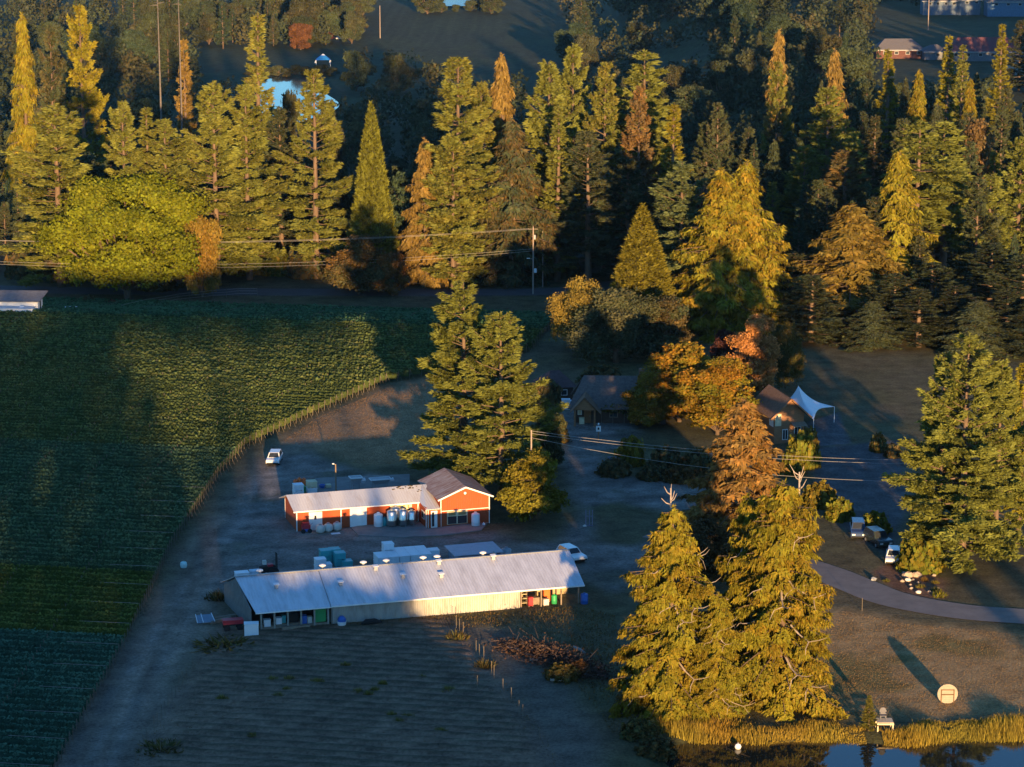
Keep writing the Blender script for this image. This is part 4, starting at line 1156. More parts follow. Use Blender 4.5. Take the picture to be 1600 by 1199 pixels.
M_BROWNWALL = mat('brown_boards', (0.29, 0.15, 0.075), 0.85, var=0.3, scale=1.5, stretch=(1, 1, 5))
M_SHINGLE = mat('shingle_roof', (0.13, 0.11, 0.10), 0.95, var=0.4, scale=2.5, bump=0.6, bscale=8)
M_STEEL = mat('stainless_steel', (0.62, 0.61, 0.58), 0.28, 1.0, var=0.1, scale=1)
M_PLAST = mat('white_plastic', (0.74, 0.76, 0.78), 0.5, var=0.08, scale=1.5)
M_TEAL = mat('teal_plastic', (0.05, 0.36, 0.38), 0.5, var=0.12)
M_BLUE = mat('blue_plastic', (0.03, 0.12, 0.42), 0.45, var=0.15)
M_GREEN = mat('green_plastic', (0.03, 0.30, 0.10), 0.5, var=0.15)
M_CREAM = mat('cream_boards', (0.66, 0.58, 0.38), 0.8, var=0.2)
M_GREY = mat('grey_metal', (0.32, 0.34, 0.36), 0.5, 0.3, var=0.2)
M_REDP = mat('red_paint', (0.42, 0.03, 0.04), 0.5, var=0.2)
M_ORANGE = mat('orange_plastic', (0.70, 0.14, 0.03), 0.5, var=0.15)
M_TYRE = mat('tyre', (0.02, 0.02, 0.022), 0.9, var=0.1)

# ------------------------------------------------------------------ red building
A_RED = math.radians(17)
RO = G(464, 831)
def red_local(px, py, z=0.0):
    g = G(px, py, z); d = g - RO
    return d[0] * math.cos(A_RED) + d[1] * math.sin(A_RED), -d[0] * math.sin(A_RED) + d[1] * math.cos(A_RED)
rb = empty('red_barn', RO, A_RED, 'long low red barn with pale metal roof and a taller rusty-roofed gable end', 'barn')
MB().box(0, 15.35, 0, 0.16, 0, 2.62).build('wall', M_RED, rb)
MB().add([(0, 0.165, 0), (0, 6.6, 0), (0, 6.6, 2.6), (0, 3.35, 3.62), (0, 0.165, 2.6), (0.15, 0.165, 0), (0.15, 6.6, 0), (0.15, 6.6, 2.6), (0.15, 3.35, 3.62), (0.15, 0.165, 2.6)],
         [(0, 1, 2, 3, 4), (9, 8, 7, 6, 5), (0, 5, 6, 1), (1, 6, 7, 2), (2, 7, 8, 3), (3, 8, 9, 4), (4, 9, 5, 0)]).build('wall', M_RED_SIDE, rb)
MB().box(0.16, 17.2, 6.44, 6.6, 0, 2.6).build('wall', M_RED, rb)
roof = MB().slab((-0.42, -0.35, 2.6), (15.3, -0.35, 2.6), (16.6, 3.4, 3.78), (-0.55, 3.4, 3.78), 0.07).build('roof', M_ZINC2, rb)
MB().slab((-0.55, 3.405, 3.775), (16.6, 3.405, 3.775), (17.3, 6.95, 2.55), (-0.7, 6.95, 2.55), 0.07).build('roof', M_ZINC, rb)
MB().slab((15.32, -3.45, 2.42), (17.1, -3.45, 2.42), (17.15, 3.4, 3.782), (16.62, 3.4, 3.782), 0.06).build('roof', M_ZINC2, rb, label='pale roof strip running down to the entry')
MB().add([(15.302, -0.35, 2.605), (15.318, -3.45, 2.42), (16.618, 3.4, 3.78)], [(0, 1, 2)]).build('roof', M_ZINC2, rb)
MB().box(-0.46, 15.3, -0.41, -0.355, 2.46, 2.59).build('fascia', M_WHITE, roof)
lf = random.Random(3); mo = MB()
for k in range(26):
    x = lf.uniform(12.5, 16.2); yv = 3.3 - lf.random() * (0.7 if x < 15.2 else 3.0); zz = 2.6 + (yv + 0.35) / 3.75 * 1.18 + 0.02
    mo.box(x, x + lf.uniform(0.08, 0.3), yv, yv + lf.uniform(0.1, 0.35), zz, zz + 0.06)
mo.build('debris_patch', mat('moss', (0.06, 0.045, 0.03), 0.95), rb, label='dark leaf litter lying on the roof')
for x in (0.0, 5.5, 15.2):
    MB().box(x - 0.07, x + 0.07, -0.03, 0.0, 0, 2.5).build('corner_trim', M_WHITE, rb)
MB().box(-0.03, 0.0, 6.5, 6.64, 0, 2.5).build('corner_trim', M_WHITE, rb)
d = MB().box(1.5, 3.15, -0.05, -0.01, 0.02, 2.3).build('door', mat('white_door', (0.76, 0.76, 0.74), 0.6, var=0.1), rb, label='white double door with small pane')
MB().box(2.16, 2.42, -0.075, -0.052, 1.35, 1.85).build('pane', M_GLASS, d)
d = MB().box(6.65, 8.65, -0.05, -0.01, 0.02, 2.35).build('door', M_WHITE, rb, label='wide white sliding door')
for x in (6.6, 8.65): MB().box(x, x + 0.05, -0.07, -0.012, 0.0, 2.42).build('frame', M_WHITE, d)
w = MB().box(11.65, 14.4, -0.05, -0.01, 0.15, 2.4).build('window', M_CREAM, rb, label='wide cream-framed glazed door opening')
for x0, x1 in ((11.85, 12.95), (13.15, 14.25)): MB().box(x0, x1, -0.07, -0.052, 0.25, 1.75).build('pane', M_GLASS, w)
for k in range(4): MB().box(12.2 + k * 0.55, 12.42 + k * 0.55, -0.072, -0.053, 1.85, 2.3).build('pane', mat('amber_shade', (0.30, 0.24, 0.10), 0.6), w)
# entry between the two parts
MB().box(15.35, 17.2, -3.2, -3.05, 0, 2.4).build('wall', M_RED, rb)
MB().box(15.35, 15.5, -3.04, -0.005, 0, 2.55).build('wall', M_RED_SIDE, rb)
for x in (15.3, 15.56): MB().box(x, x + 0.07, -3.26, -3.205, 0, 2.38).build('corner_trim', M_WHITE, rb)
d = MB().box(15.95, 16.75, -3.25, -3.205, 0.03, 2.15).build('door', M_WHITE, rb, label='narrow white entry door with tall glass')
MB().box(16.05, 16.36, -3.27, -3.252, 0.2, 2.0).build('pane', M_GLASS, d)
w2 = MB().box(15.305, 15.345, -2.4, -1.2, 0.9, 1.9).build('window', M_WHITE, rb); MB().box(15.28, 15.302, -2.25, -1.35, 1.0, 1.8).build('pane', M_GLASS, w2)
# taller gable part
gx0, gx1, gy0, gy1, ge, gp = 17.2, 23.4, -3.1, 5.9, 3.6, 4.85
gm = (gx0 + gx1) / 2
MB().prism([(gx0, 0), (gx1, 0), (gx1, 1.95), (gx0, 1.95)], gy0, gy0 + 0.15).build('wall', M_RED, rb)
MB().prism([(gx0, 2.0), (gx1, 2.0), (gx1, ge), (gm, gp), (gx0, ge)], gy0 - 0.02, gy0 + 0.13).build('gable', M_RED, rb)
MB().prism([(gx0, 0), (gx1, 0), (gx1, ge), (gm, gp), (gx0, ge)], gy1 - 0.15, gy1).build('wall', M_RED, rb)
for x in (gx0, gx1 - 0.15): MB().box(x, x + 0.15, gy0 + 0.16, gy1 - 0.16, 0, ge - 0.02).build('wall', M_RED_SIDE, rb)
sl = (gp - ge) / (gm - gx0)
r1 = MB().slab((gx0 - 0.4, gy0 - 0.35, ge - 0.4 * sl + 0.1), (gm, gy0 - 0.35, gp + 0.1), (gm, gy1 + 0.35, gp + 0.1), (gx0 - 0.4, gy1 + 0.35, ge - 0.4 * sl + 0.1), 0.07).build('roof', M_RUST, rb, label='rust-streaked left roof slope')
r2_ = MB().slab((gm + 0.003, gy0 - 0.35, gp + 0.1), (gx1 + 0.4, gy0 - 0.35, ge - 0.4 * sl + 0.1), (gx1 + 0.4, gy1 + 0.35, ge - 0.4 * sl + 0.1), (gm + 0.003, gy1 + 0.35, gp + 0.1), 0.07).build('roof', M_RUST, rb)
MB().bar((gx0 - 0.42, gy0 - 0.38, ge - 0.42 * sl), (gm, gy0 - 0.38, gp + 0.0), 0.05, 0.17).bar((gm, gy0 - 0.38, gp + 0.0), (gx1 + 0.42, gy0 - 0.38, ge - 0.42 * sl), 0.05, 0.17).build('bargeboard', M_WHITE, r1)
MB().box(gx0, gx1, gy0 - 0.05, gy0 - 0.005, 1.94, 2.02).build('trim_band', M_WHITE, rb)
for x in (gx0 - 0.02, gx1 - 0.08): MB().box(x, x + 0.10, gy0 - 0.06, gy0 - 0.022, 0, ge - 0.05).build('corner_trim', M_WHITE, rb)
vm = MB(); vm.tube([(gm, gy0 - 0.06, 4.05), (gm, gy0 - 0.02, 4.05)], 0.16, 10); vm.build('vent', M_WHITE, rb)
w = MB().box(18.0, 20.6, gy0 - 0.04, gy0 - 0.004, 0.25, 1.86).build('window', M_CREAM, rb, label='wide dark opening with cream frame')
for x0, x1 in ((18.1, 19.2), (19.35, 20.5)):
    MB().box(x0, x1, gy0 - 0.06, gy0 - 0.042, 0.3, 1.25).build('pane', M_GLASS, w); MB().box(x0 + 0.1, x1 - 0.1, gy0 - 0.06, gy0 - 0.042, 1.36, 1.78).build('pane', MATS['amber_shade'], w)

def in_red(x, y, z=0.0):
    return RO + np.array([x * math.cos(A_RED) - y * math.sin(A_RED), x * math.sin(A_RED) + y * math.cos(A_RED), z])

# tanks, drums and clutter in front of the red barn
def tank(name, loc, r, h, m, label, cat='tank', lid=True, legs=True, group=None, dome=0.12):
    o = empty(name, loc, 0, label, cat, group)
    b = 0.18 if legs else 0.0
    MB().lathe([(r * 0.97, b), (r, b + 0.05), (r, b + h * 0.33), (r * 1.02, b + h * 0.34), (r, b + h * 0.36), (r, b + h - 0.06), (r * 0.9, b + h), (r * 0.35, b + h + dome)], n=18).build('body', m, o, smooth=True)
    if lid: MB().lathe([(r * 0.33, b + h + dome - 0.03), (r * 0.33, b + h + dome + 0.1), (r * 0.1, b + h + dome + 0.13)], n=12).build('lid', M_GREY if m is M_STEEL else m, o)
    if legs:
        for a in (0.6, 2.2, 3.8, 5.4): MB().box(-0.05, 0.05, -0.05, 0.05, 0, b + 0.06).build('leg', M_GREY, o, (0.75 * r * math.cos(a), 0.75 * r * math.sin(a), 0))
    return o
AZ = 0.145
tank('steel_tank', in_red(11.45, -1.5, AZ), 0.62, 1.75, M_STEEL, 'upright steel wine tank, leftmost of the three by the barn', group='steel tanks')
tank('steel_tank', in_red(12.85, -1.7, AZ), 0.58, 1.8, M_STEEL, 'upright steel wine tank, middle of the three by the barn', group='steel tanks')
tank('steel_tank', in_red(14.0, -1.45, AZ), 0.56, 1.5, M_STEEL, 'shorter steel wine tank, rightmost of the three by the barn', group='steel tanks')
tank('plastic_tank', in_red(9.95, -0.85, AZ), 0.55, 1.5, M_PLAST, 'white upright plastic tank left of the steel tanks', legs=False)
tank('blue_drum', in_red(10.75, -0.8, AZ), 0.32, 0.95, M_TEAL, 'teal drum between white tank and steel tanks', 'drum', legs=False, dome=0.02)
tank('steel_tank', in_red(12.2, -0.6, AZ), 0.6, 1.9, M_STEEL, 'steel tank standing behind the front three against the wall', group='steel tanks')
tank('plastic_tank', in_red(21.4, -3.9, 0.02), 0.52, 1.55, M_PLAST, 'white cylindrical tank before the orange gable wall', legs=False)
tank('plastic_drum', in_red(22.4, -4.0, 0.0), 0.18, 0.3, M_PLAST, 'small pale bucket right of the white cylindrical tank', 'bucket', legs=False, dome=0.02)
for k, (x, yv) in enumerate([(2.55, -1.5), (3.6, -1.25), (4.75, -1.0)]):
    p = in_red(x, yv, 0)
    o = empty('oval_tank', p, A_RED + 0.1, 'rounded pale plastic tank lying by the barn door, %s of three' % ['left', 'middle', 'right'][k], 'tank', 'rounded tanks')
    b = MB(); prof = []
    for t in np.linspace(-1, 1, 9): prof.append((0.55 * (1 - abs(t) ** 3.2) ** 0.5 + 0.02, 0.55 + 0.55 * t))
    b.lathe(prof, n=14); b.build('body', mat('pale_tank', (0.55, 0.53, 0.47), 0.55, var=0.15), o, smooth=True)
    MB().lathe([(0.2, 1.02), (0.2, 1.16), (0.16, 1.18)], n=10).build('cap', M_GREY, o); MB().box(-0.45, 0.45, -0.4, 0.4, -0.02, 0.08).build('base', M_WOOD, o)
o = empty('hose_cart', in_red(0.95, -0.75, 0), A_RED, 'red wheeled machine by the left corner of the barn', 'machine')
MB().box(-0.5, 0.5, -0.35, 0.35, 0.55, 1.0).build('body', M_REDP, o); MB().box(-0.4, 0.4, -0.3, 0.3, 1.0, 1.25).build('hood', M_REDP, o)
for x in (-0.4, 0.4):
    wv = MB(); wv.tube([(x, -0.42, 0.28), (x, -0.3, 0.28)], 0.28, 12); wv.build('wheel', M_TYRE, o)
MB().bar((0.5, 0, 0.9), (0.85, 0, 1.15), 0.05).build('handle', M_GREY, o); MB().box(-0.42, 0.42, -0.32, 0.32, 0.2, 0.55).build('tank', M_BLUE, o)
tag(MB().slab((0, 0, 0.07), (1.1, 0, 0.07), (1.1, 0.6, 0.07), (0, 0.6, 0.07), 0.07).build('pale_board', M_PLAST, None, in_red(3.7, -2.6), A_RED), 'flat pale board lying before the rounded tanks', 'board')
tag(MB().bar((0, 0, 0.05), (0.5, 1.0, 1.9), 0.12, 0.05).build('leaning_plank', M_WOOD, None, in_red(14.75, -1.35, AZ), A_RED), 'plank leaning on the wall right of the steel tanks', 'plank')

# behind the red barn
def bin_mesh():
    b = MB(); w, h = 1.2, 0.8
    for x in (-0.5, 0, 0.5): b.box(x - 0.08, x + 0.08, -0.6, 0.6, 0, 0.10)
    b.box(-0.6, 0.6, -0.6, 0.6, 0.10, 0.16)
    b.box(-0.6, 0.6, -0.6, -0.55, 0.16, h); b.box(-0.6, 0.6, 0.55, 0.6, 0.16, h)
    b.box(-0.6, -0.55, -0.55, 0.55, 0.16, h); b.box(0.55, 0.6, -0.55, 0.55, 0.16, h)
    r = MB(); r.box(-0.63, 0.63, -0.63, -0.6, h - 0.09, h).box(-0.63, 0.63, 0.6, 0.63, h - 0.09, h).box(-0.63, -0.6, -0.6, 0.6, h - 0.09, h).box(0.6, 0.63, -0.6, 0.6, h - 0.09, h)
    for x in (-0.3, 0.3): r.box(x - 0.03, x + 0.03, -0.625, -0.6, 0.14, h - 0.09)
    c = MB().box(-0.62, 0.62, -0.62, 0.62, h + 0.002, h + 0.03)
    return b, r, c
_b, _r, _c = bin_mesh()
BINS = {}
def fruit_bin(loc, rz, m, label, group=None, lid=True):
    if m.name not in BINS: BINS[m.name] = (_b.mesh('body', m), _r.mesh('rim', m), _c.mesh('lid', m))
    o = empty('fruit_bin', loc, rz, label, 'bin', group)
    for nm, me in zip(('body', 'rim', 'lid'), BINS[m.name]):
        if nm == 'lid' and not lid: continue
        link(nm, me, o)
    return o
fruit_bin(G(466, 776) + [0, 0, 0.0], A_RED, M_PLAST, 'white plastic bin behind the left end of the red barn, lower of two')
fruit_bin(G(466, 776) + [0, 0, 0.83], A_RED, M_PLAST, 'white plastic bin on top of the lower one behind the red barn')
fruit_bin(G(469, 769) + [0, 0, 0.0], A_RED, M_GREEN, 'green plastic bin behind the stacked white pair')
fruit_bin(G(487, 771) + [0, 0, 0.0], A_RED, M_PLAST, 'white caged bin right of the stacked pair, lower one')
fruit_bin(G(487, 771) + [0, 0, 0.83], A_RED, M_CREAM, 'cream slatted bin on top, right of the stacked pair')
for k, (px, py) in enumerate([(462, 762), (468, 761), (475, 760)]):
    o = tank('orange_drum', G(px, py), 0.3, 1.0 + 0.15 * (k == 1), M_ORANGE, 'orange drum behind the white bins, %s of three' % ['left', 'middle', 'right'][k], 'drum', legs=False, dome=0.03, group='orange drums')
o = empty('yard_lamp', G(525, 768), A_RED, 'wooden lamp post behind the red barn', 'lamp post')
q = MB(); q.tube([(0, 0, -0.2), (0, 0, 3.6)], [0.11, 0.08], 8); q.build('pole', mat('pole_wood', (0.24, 0.17, 0.11), 0.9), o)
MB().bar((0, 0, 3.5), (-0.32, -0.1, 3.68), 0.06).build('arm', M_GREY, o); MB().lathe([(0.05, 0.1), (0.16, 0.06), (0.14, -0.04)], -0.34, -0.1, 3.68, 8).build('lamp_head', M_PLAST, o)
o = empty('blue_tub', G(508, 763), A_RED, 'blue tub and pale crate on the concrete pad', 'tub')
MB().lathe([(0.3, 0.1), (0.42, 0.5), (0.36, 0.5), (0.26, 0.15)], -0.4, 0, 0, 12).build('tub', M_BLUE, o); MB().box(0.1, 0.75, -0.3, 0.3, 0.1, 0.5).build('crate', M_CREAM, o)
def hopper(px, py, wd, label, hi):
    o = empty('grape_hopper', G(px, py), A_RED, label, 'farm machine')
    zt = 1.0 + hi
    MB().hexa([(-wd * 0.3, -0.35, 0.7), (wd * 0.3, -0.35, 0.7), (wd * 0.3, 0.35, 0.7), (-wd * 0.3, 0.35, 0.7), (-wd / 2, -0.6, zt), (wd / 2, -0.6, zt), (wd / 2, 0.6, zt), (-wd / 2, 0.6, zt)]).build('hopper', M_GREY, o)
    rm = MB()
    rm.box(-wd / 2 - 0.06, wd / 2 + 0.06, -0.68, -0.6, zt - 0.06, zt + 0.06).box(-wd / 2 - 0.06, wd / 2 + 0.06, 0.6, 0.68, zt - 0.06, zt + 0.06).box(-wd / 2 - 0.06, -wd / 2, -0.6, 0.6, zt - 0.06, zt + 0.06).box(wd / 2, wd / 2 + 0.06, -0.6, 0.6, zt - 0.06, zt + 0.06)
    rm.build('rim', M_PLAST, o)
    for sx in (-1, 1):
        for sy in (-1, 1): MB().bar((sx * wd * 0.38, sy * 0.4, 0), (sx * wd * 0.34, sy * 0.36, 0.9), 0.07).build('leg', M_GREY, o)
    tw = MB(); tw.tube([(wd / 2, 0.2, 0.9), (wd / 2 + 0.55, 0.3, 1.05)], [0.16, 0.28], 10); tw.build('motor', M_PLAST, o)
hopper(556, 764, 1.5, 'grey grape hopper on legs behind the red barn, left machine', 0.55)
hopper(594, 764, 2.6, 'long grey press trough behind the red barn, right machine', 0.35)
# stack of white bins and teal tubs behind the long shed
SHO = G(400, 974); A_SH = math.radians(16)
def in_shed(x, y, z=0.0):
    return SHO + np.array([x * math.cos(A_SH) - y * math.sin(A_SH), x * math.sin(A_SH) + y * math.cos(A_SH), z])
bx0, by0 = 17.75, 15.9
for r_, hs in enumerate([[2, 2, 2, 2, 2, 1], [2, 2, 2, 2, 2, 2], [0, 3, 2, 2, 2, 1]]):
    for c_, n_ in enumerate(hs):
        for z_ in range(n_):
            top = z_ == 2
            fruit_bin(in_shed(bx0 + c_ * 1.28, by0 + r_ * 1.28, z_ * 0.832), A_SH, M_PLAST,
                      'white plastic bin standing highest on the block behind the long shed' if top else 'white plastic bin behind the long shed, %s row, %s from the left, %s one' % (['front', 'middle', 'back'][r_], ordinal(c_ + (0 if r_ == 2 else 1)), ['lower', 'upper'][z_]), 'white bins behind the long shed')
for k, (px, py) in enumerate([(500, 896), (500, 896), (509, 893)]):
    fruit_bin(G(px, py) + [0, 0.5, 0.832 * (k == 1)], A_SH, M_PLAST, 'white bin left of the teal tubs behind the shed ridge', 'white bins by the teal tubs')
for k, (px, py, z) in enumerate([(507, 884, 0), (522, 882, 0), (507, 884, .83), (522, 882, .83), (530, 888, 0), (530, 888, .83), (541, 890, 0.0)]):
    fruit_bin(G(px, py) + [0, 1.0, z], A_SH, M_TEAL, 'teal plastic bin in the teal stack behind the long shed', 'teal bins')

# ------------------------------------------------------------------ long shed
sh = empty('long_shed', SHO, A_SH, 'very long low shed with pale blue-grey metal roof below the red barn', 'shed')
EZ, RZ = 2.2, 4.2
def roof_z(y): return EZ + (RZ - EZ) * (y + 3.3) / 7.3
rf = []
for x0, x1, xb0, xb1, m, lb in [(-0.6, 7.55, -1.5, 7.75, M_ZINC, 'left roof sheet section'), (7.6, 36.1, 7.8, 36.55, M_ZINC, 'long right roof sheet section')]:
    dz = 0.05 if x0 > 0 else 0.0
    rf.append(MB().slab((x0, -3.3, EZ + dz), (x1, -3.3, EZ + dz), (xb1, 4.0, RZ + dz), (xb0, 4.0, RZ + dz), 0.06).build('roof', m, sh, label=lb))
MB().slab((-1.5, 4.005, RZ), (36.55, 4.005, RZ), (36.9, 9.45, EZ - 0.1), (-2.2, 9.45, EZ - 0.1), 0.06).build('roof', M_ZINC, sh)
MB().box(-0.62, 7.55, -3.36, -3.305, EZ - 0.14, EZ - 0.005).build('gutter', M_WHITE, rf[0]); MB().box(7.6, 36.1, -3.36, -3.305, EZ - 0.10, EZ + 0.045).build('gutter', M_WHITE, rf[1])
MB().bar((-1.55, 4.0, RZ + 0.06), (36.6, 4.0, RZ + 0.06), 0.35, 0.04).build('ridge_cap', M_GREY, sh)
MB().box(7.9, 28.9, -2.6, -2.5, 0, EZ + 0.1).build('wall', M_TIN, sh)
MB().box(-0.8, 35.6, 8.7, 8.8, 0, EZ - 0.1).build('wall', M_TIN, sh)
MB().box(7.8, 7.9, -2.49, 8.69, 0, 2.2).build('wall', M_TIN, sh); MB().box(28.95, 29.05, 1.2, 8.69, 0, 3.4).build('wall', M_TIN, sh)
MB().box(29.06, 35.5, 1.2, 1.3, 0, 3.2).build('wall', mat('back_boards', (0.42, 0.31, 0.18), 0.9, var=0.3, scale=1.5), sh, label='pale boards at the back of the open bay')
MB().add([(-1.0, -2.4, 0), (-1.9, 8.7, 0), (-1.9, 8.7, 2.0), (-1.4, 4.0, 4.05), (-1.0, -2.4, 2.3), (-0.9, -2.4, 0), (-1.8, 8.7, 0), (-1.8, 8.7, 2.0), (-1.3, 4.0, 4.05), (-0.9, -2.4, 2.3)],
         [(0, 1, 2, 3, 4), (9, 8, 7, 6, 5), (0, 5, 6, 1), (1, 6, 7, 2), (2, 7, 8, 3), (3, 8, 9, 4), (4, 9, 5, 0)]).build('end_wall', mat('end_boards', (0.16, 0.17, 0.17), 0.9, var=0.3), sh)
MB().box(-1.35, -1.25, 2.4, 3.5, 0, 2.2).build('door', mat('door_grey', (0.35, 0.37, 0.38), 0.7), sh); MB().box(-1.1, -1.02, 0.8, 0.95, 0, 3.1).build('corner_trim', M_WHITE, sh)
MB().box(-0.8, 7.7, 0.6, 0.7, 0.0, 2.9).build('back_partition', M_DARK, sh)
for x in (0.1, 1.55, 3.0, 4.45, 5.9, 7.4): MB().box(x - 0.09, x + 0.09, -2.65, -2.47, 0, EZ + 0.12).build('post', mat('grey_post', (0.30, 0.29, 0.26), 0.9), sh)
for x in (29.0, 31.3, 33.6, 35.6): MB().box(x - 0.07, x + 0.07, -2.72, -2.58, 0, EZ + 0.1).build('post', M_WOOD, sh)
MB().box(0.2, 7.3, -2.62, -2.5, 0.0, 0.28).build('kick_board', M_WOOD, sh)
for x, yv in [(2.5, 1.1), (9.5, 0.6), (14.0, 3.1), (16.6, 1.1), (20.8, 0.6), (21.2, 3.2), (27.5, 3.35)]:
    vz = roof_z(yv) + 0.04
    v_ = MB().hexa([(x - 0.2, yv - 0.2, vz - 0.08), (x + 0.2, yv - 0.2, vz - 0.08), (x + 0.2, yv + 0.2, vz + 0.05), (x - 0.2, yv + 0.2, vz + 0.05), (x - 0.17, yv - 0.17, vz + 0.32), (x + 0.17, yv - 0.17, vz + 0.32), (x + 0.17, yv + 0.17, vz + 0.36), (x - 0.17, yv + 0.17, vz + 0.36)]).build('roof_vent', M_GREY, sh)
    MB().slab((x - 0.3, yv - 0.3, vz + 0.43), (x + 0.3, yv - 0.3, vz + 0.43), (x + 0.3, yv + 0.28, vz + 0.5), (x - 0.3, yv + 0.28, vz + 0.5), 0.05).build('vent_hood', M_PLAST, v_)
for x in (1.4, 8.4, 13.0, 15.6, 19.8, 21.4, 26.7):
    v_ = MB(); v_.lathe([(0.16, -0.3), (0.16, 0.32)], x, 4.75, 4.1, 10); v_ = v_.build('ridge_vent', M_GREY, sh)
    MB().lathe([(0.16, 0.28), (0.40, 0.34), (0.36, 0.44), (0.12, 0.52)], x, 4.75, 4.1, 12).build('vent_cap', M_WHITE, v_)
# things kept in and around the shed
def crate(name, loc, sx, sy, sz, m, label, cat, rz=A_SH, group=None):
    o = empty(name, loc, rz, label, cat, group)
    MB().box(-sx / 2, sx / 2, -sy / 2, sy / 2, 0.08, sz).build('body', m, o)
    MB().box(-sx / 2 - 0.03, sx / 2 + 0.03, -sy / 2 - 0.03, sy / 2 + 0.03, sz, sz + 0.06).build('lid', m, o)
    for x in (-sx * 0.4, sx * 0.4): MB().box(x - 0.06, x + 0.06, -sy / 2, sy / 2, 0, 0.08).build('runner', M_WOOD, o)
    return o
crate('storage_box', in_shed(0.85, -1.9), 0.7, 0.6, 0.9, M_PLAST, 'small white box in the first open bay of the long shed', 'box')
crate('storage_box', in_shed(2.1, -1.9), 0.6, 0.6, 1.0, M_PLAST, 'white box in the second open bay of the long shed', 'box')
crate('storage_box', in_shed(2.7, -1.6), 0.4, 0.5, 1.1, M_TEAL, 'narrow teal box in the second open bay of the long shed', 'box')
crate('storage_box', in_shed(3.75, -1.5), 1.1, 0.8, 1.3, M_DARK, 'dark cabinet in the third open bay of the long shed', 'cabinet')
crate('storage_box', in_shed(4.9, -1.9), 0.5, 0.6, 1.0, M_BLUE, 'blue box in the fourth open bay of the long shed', 'box')
crate('storage_box', in_shed(5.5, -1.8), 0.5, 0.6, 0.8, MATS['pale_tank'], 'pale box right of the blue one in the shed bay', 'box')
tag(MB().box(-0.6, 0.6, -0.03, 0.03, 0.25, 1.75).box(-0.6, 0.6, 0.04, 0.05, 0.25, 1.7).build('green_sheet', M_GREEN, None, in_shed(6.65, -2.2), A_SH), 'bright green sheet hanging in the fifth open bay', 'sheet')
o = empty('blue_tub', in_shed(8.7, -3.5), 0.2, 'white tub with blue tarp by the shed wall', 'tub')
MB().lathe([(0.4, 0), (0.55, 0.55), (0.5, 0.55), (0.36, 0.08)], n=12).build('tub', M_PLAST, o); MB().lathe([(0.46, 0.5), (0.44, 0.85), (0.2, 1.1)], n=9).build('tarp', M_BLUE, o)
o = MB(); o.tube([(-1.1, 0, 0.1), (-0.6, 0.1, 0.32), (0.3, 0, 0.34), (1.1, 0.1, 0.12)], [0.18, 0.32, 0.34, 0.15], 8)
tag(o.build('black_tarp', M_DARK, None, in_shed(11.9, -3.9), A_SH, True), 'rolled black tarp lying along the shed wall', 'tarp')
tank('blue_drum', in_shed(36.2, -2.9), 0.42, 1.1, M_BLUE, 'bright blue barrel at the right corner of the long shed', 'barrel', legs=False, dome=0.02)
tank('green_drum', in_shed(33.0, -2.0), 0.32, 1.0, M_GREEN, 'green drum in the open right bay of the shed', 'drum', legs=False, dome=0.02)
crate('wood_crate', in_shed(30.9, -1.7), 0.8, 0.7, 0.8, M_WOOD, 'wooden crate in the open right bay of the shed', 'crate')
crate('storage_box', in_shed(30.2, -2.2), 0.5, 0.5, 1.0, M_REDP, 'dull red box at the left of the open right bay', 'box')
crate('storage_box', in_shed(31.9, -2.4), 0.6, 0.5, 0.7, MATS['pale_tank'], 'pale box in the middle of the open right bay', 'box')
crate('storage_box', in_shed(32.4, -1.0), 0.7, 0.5, 1.5, M_ORANGE, 'tall orange-brown cabinet in the open right bay', 'cabinet')
o = empty('storage_shelf', in_shed(29.6, -1.4), A_SH, 'narrow wooden shelf rack at the left of the open right bay', 'shelf')
for z in (0.2, 0.7, 1.2, 1.7): MB().box(-0.35, 0.35, -0.25, 0.25, z, z + 0.05).build('shelf', M_CREAM, o)
for x in (-0.38, 0.35): MB().box(x, x + 0.04, -0.25, 0.25, 0, 1.9).build('upright', M_WOOD, o)
# clutter at the left end
o = crate('garden_shed', in_shed(-1.25, -4.1), 1.5, 1.0, 1.35, M_PLAST, 'small white boxy shed at the left front corner of the long shed', 'small shed', 0.1)
o = empty('red_trailer', in_shed(-2.8, -1.6), 0.25, 'dull red farm trailer by the left end of the long shed', 'trailer')
MB().box(-1.1, 1.1, -0.5, 0.5, 0.75, 1.2).build('bed', M_REDP, o); MB().box(-1.1, 1.1, -0.45, 0.45, 0.6, 0.75).build('chassis', M_DARK, o)
for x in (-0.7, 0.7):
    q = MB(); q.tube([(x, -0.6, 0.35), (x, -0.45, 0.35)], 0.35, 12); q.build('wheel', M_TYRE, o)
    q = MB(); q.tube([(x, 0.45, 0.35), (x, 0.6, 0.35)], 0.35, 12); q.build('wheel', M_TYRE, o)
o = empty('metal_rack', G(321, 974), 0.3, 'pale blue metal frame lying left of the long shed', 'metal frame')
MB().slab((-1.0, -0.7, 0.3), (0.9, -0.7, 0.3), (0.8, 0.8, 0.75), (-0.9, 0.8, 0.75), 0.04).build('sheet', mat('blue_grey_sheet', (0.20, 0.26, 0.32), 0.4, 0.4), o)
for x in (-1.0, -0.35, 0.9): MB().bar((x, -0.75, 0.36), (x * 0.9, 0.85, 0.83), 0.07).build('bar', M_PLAST, o)
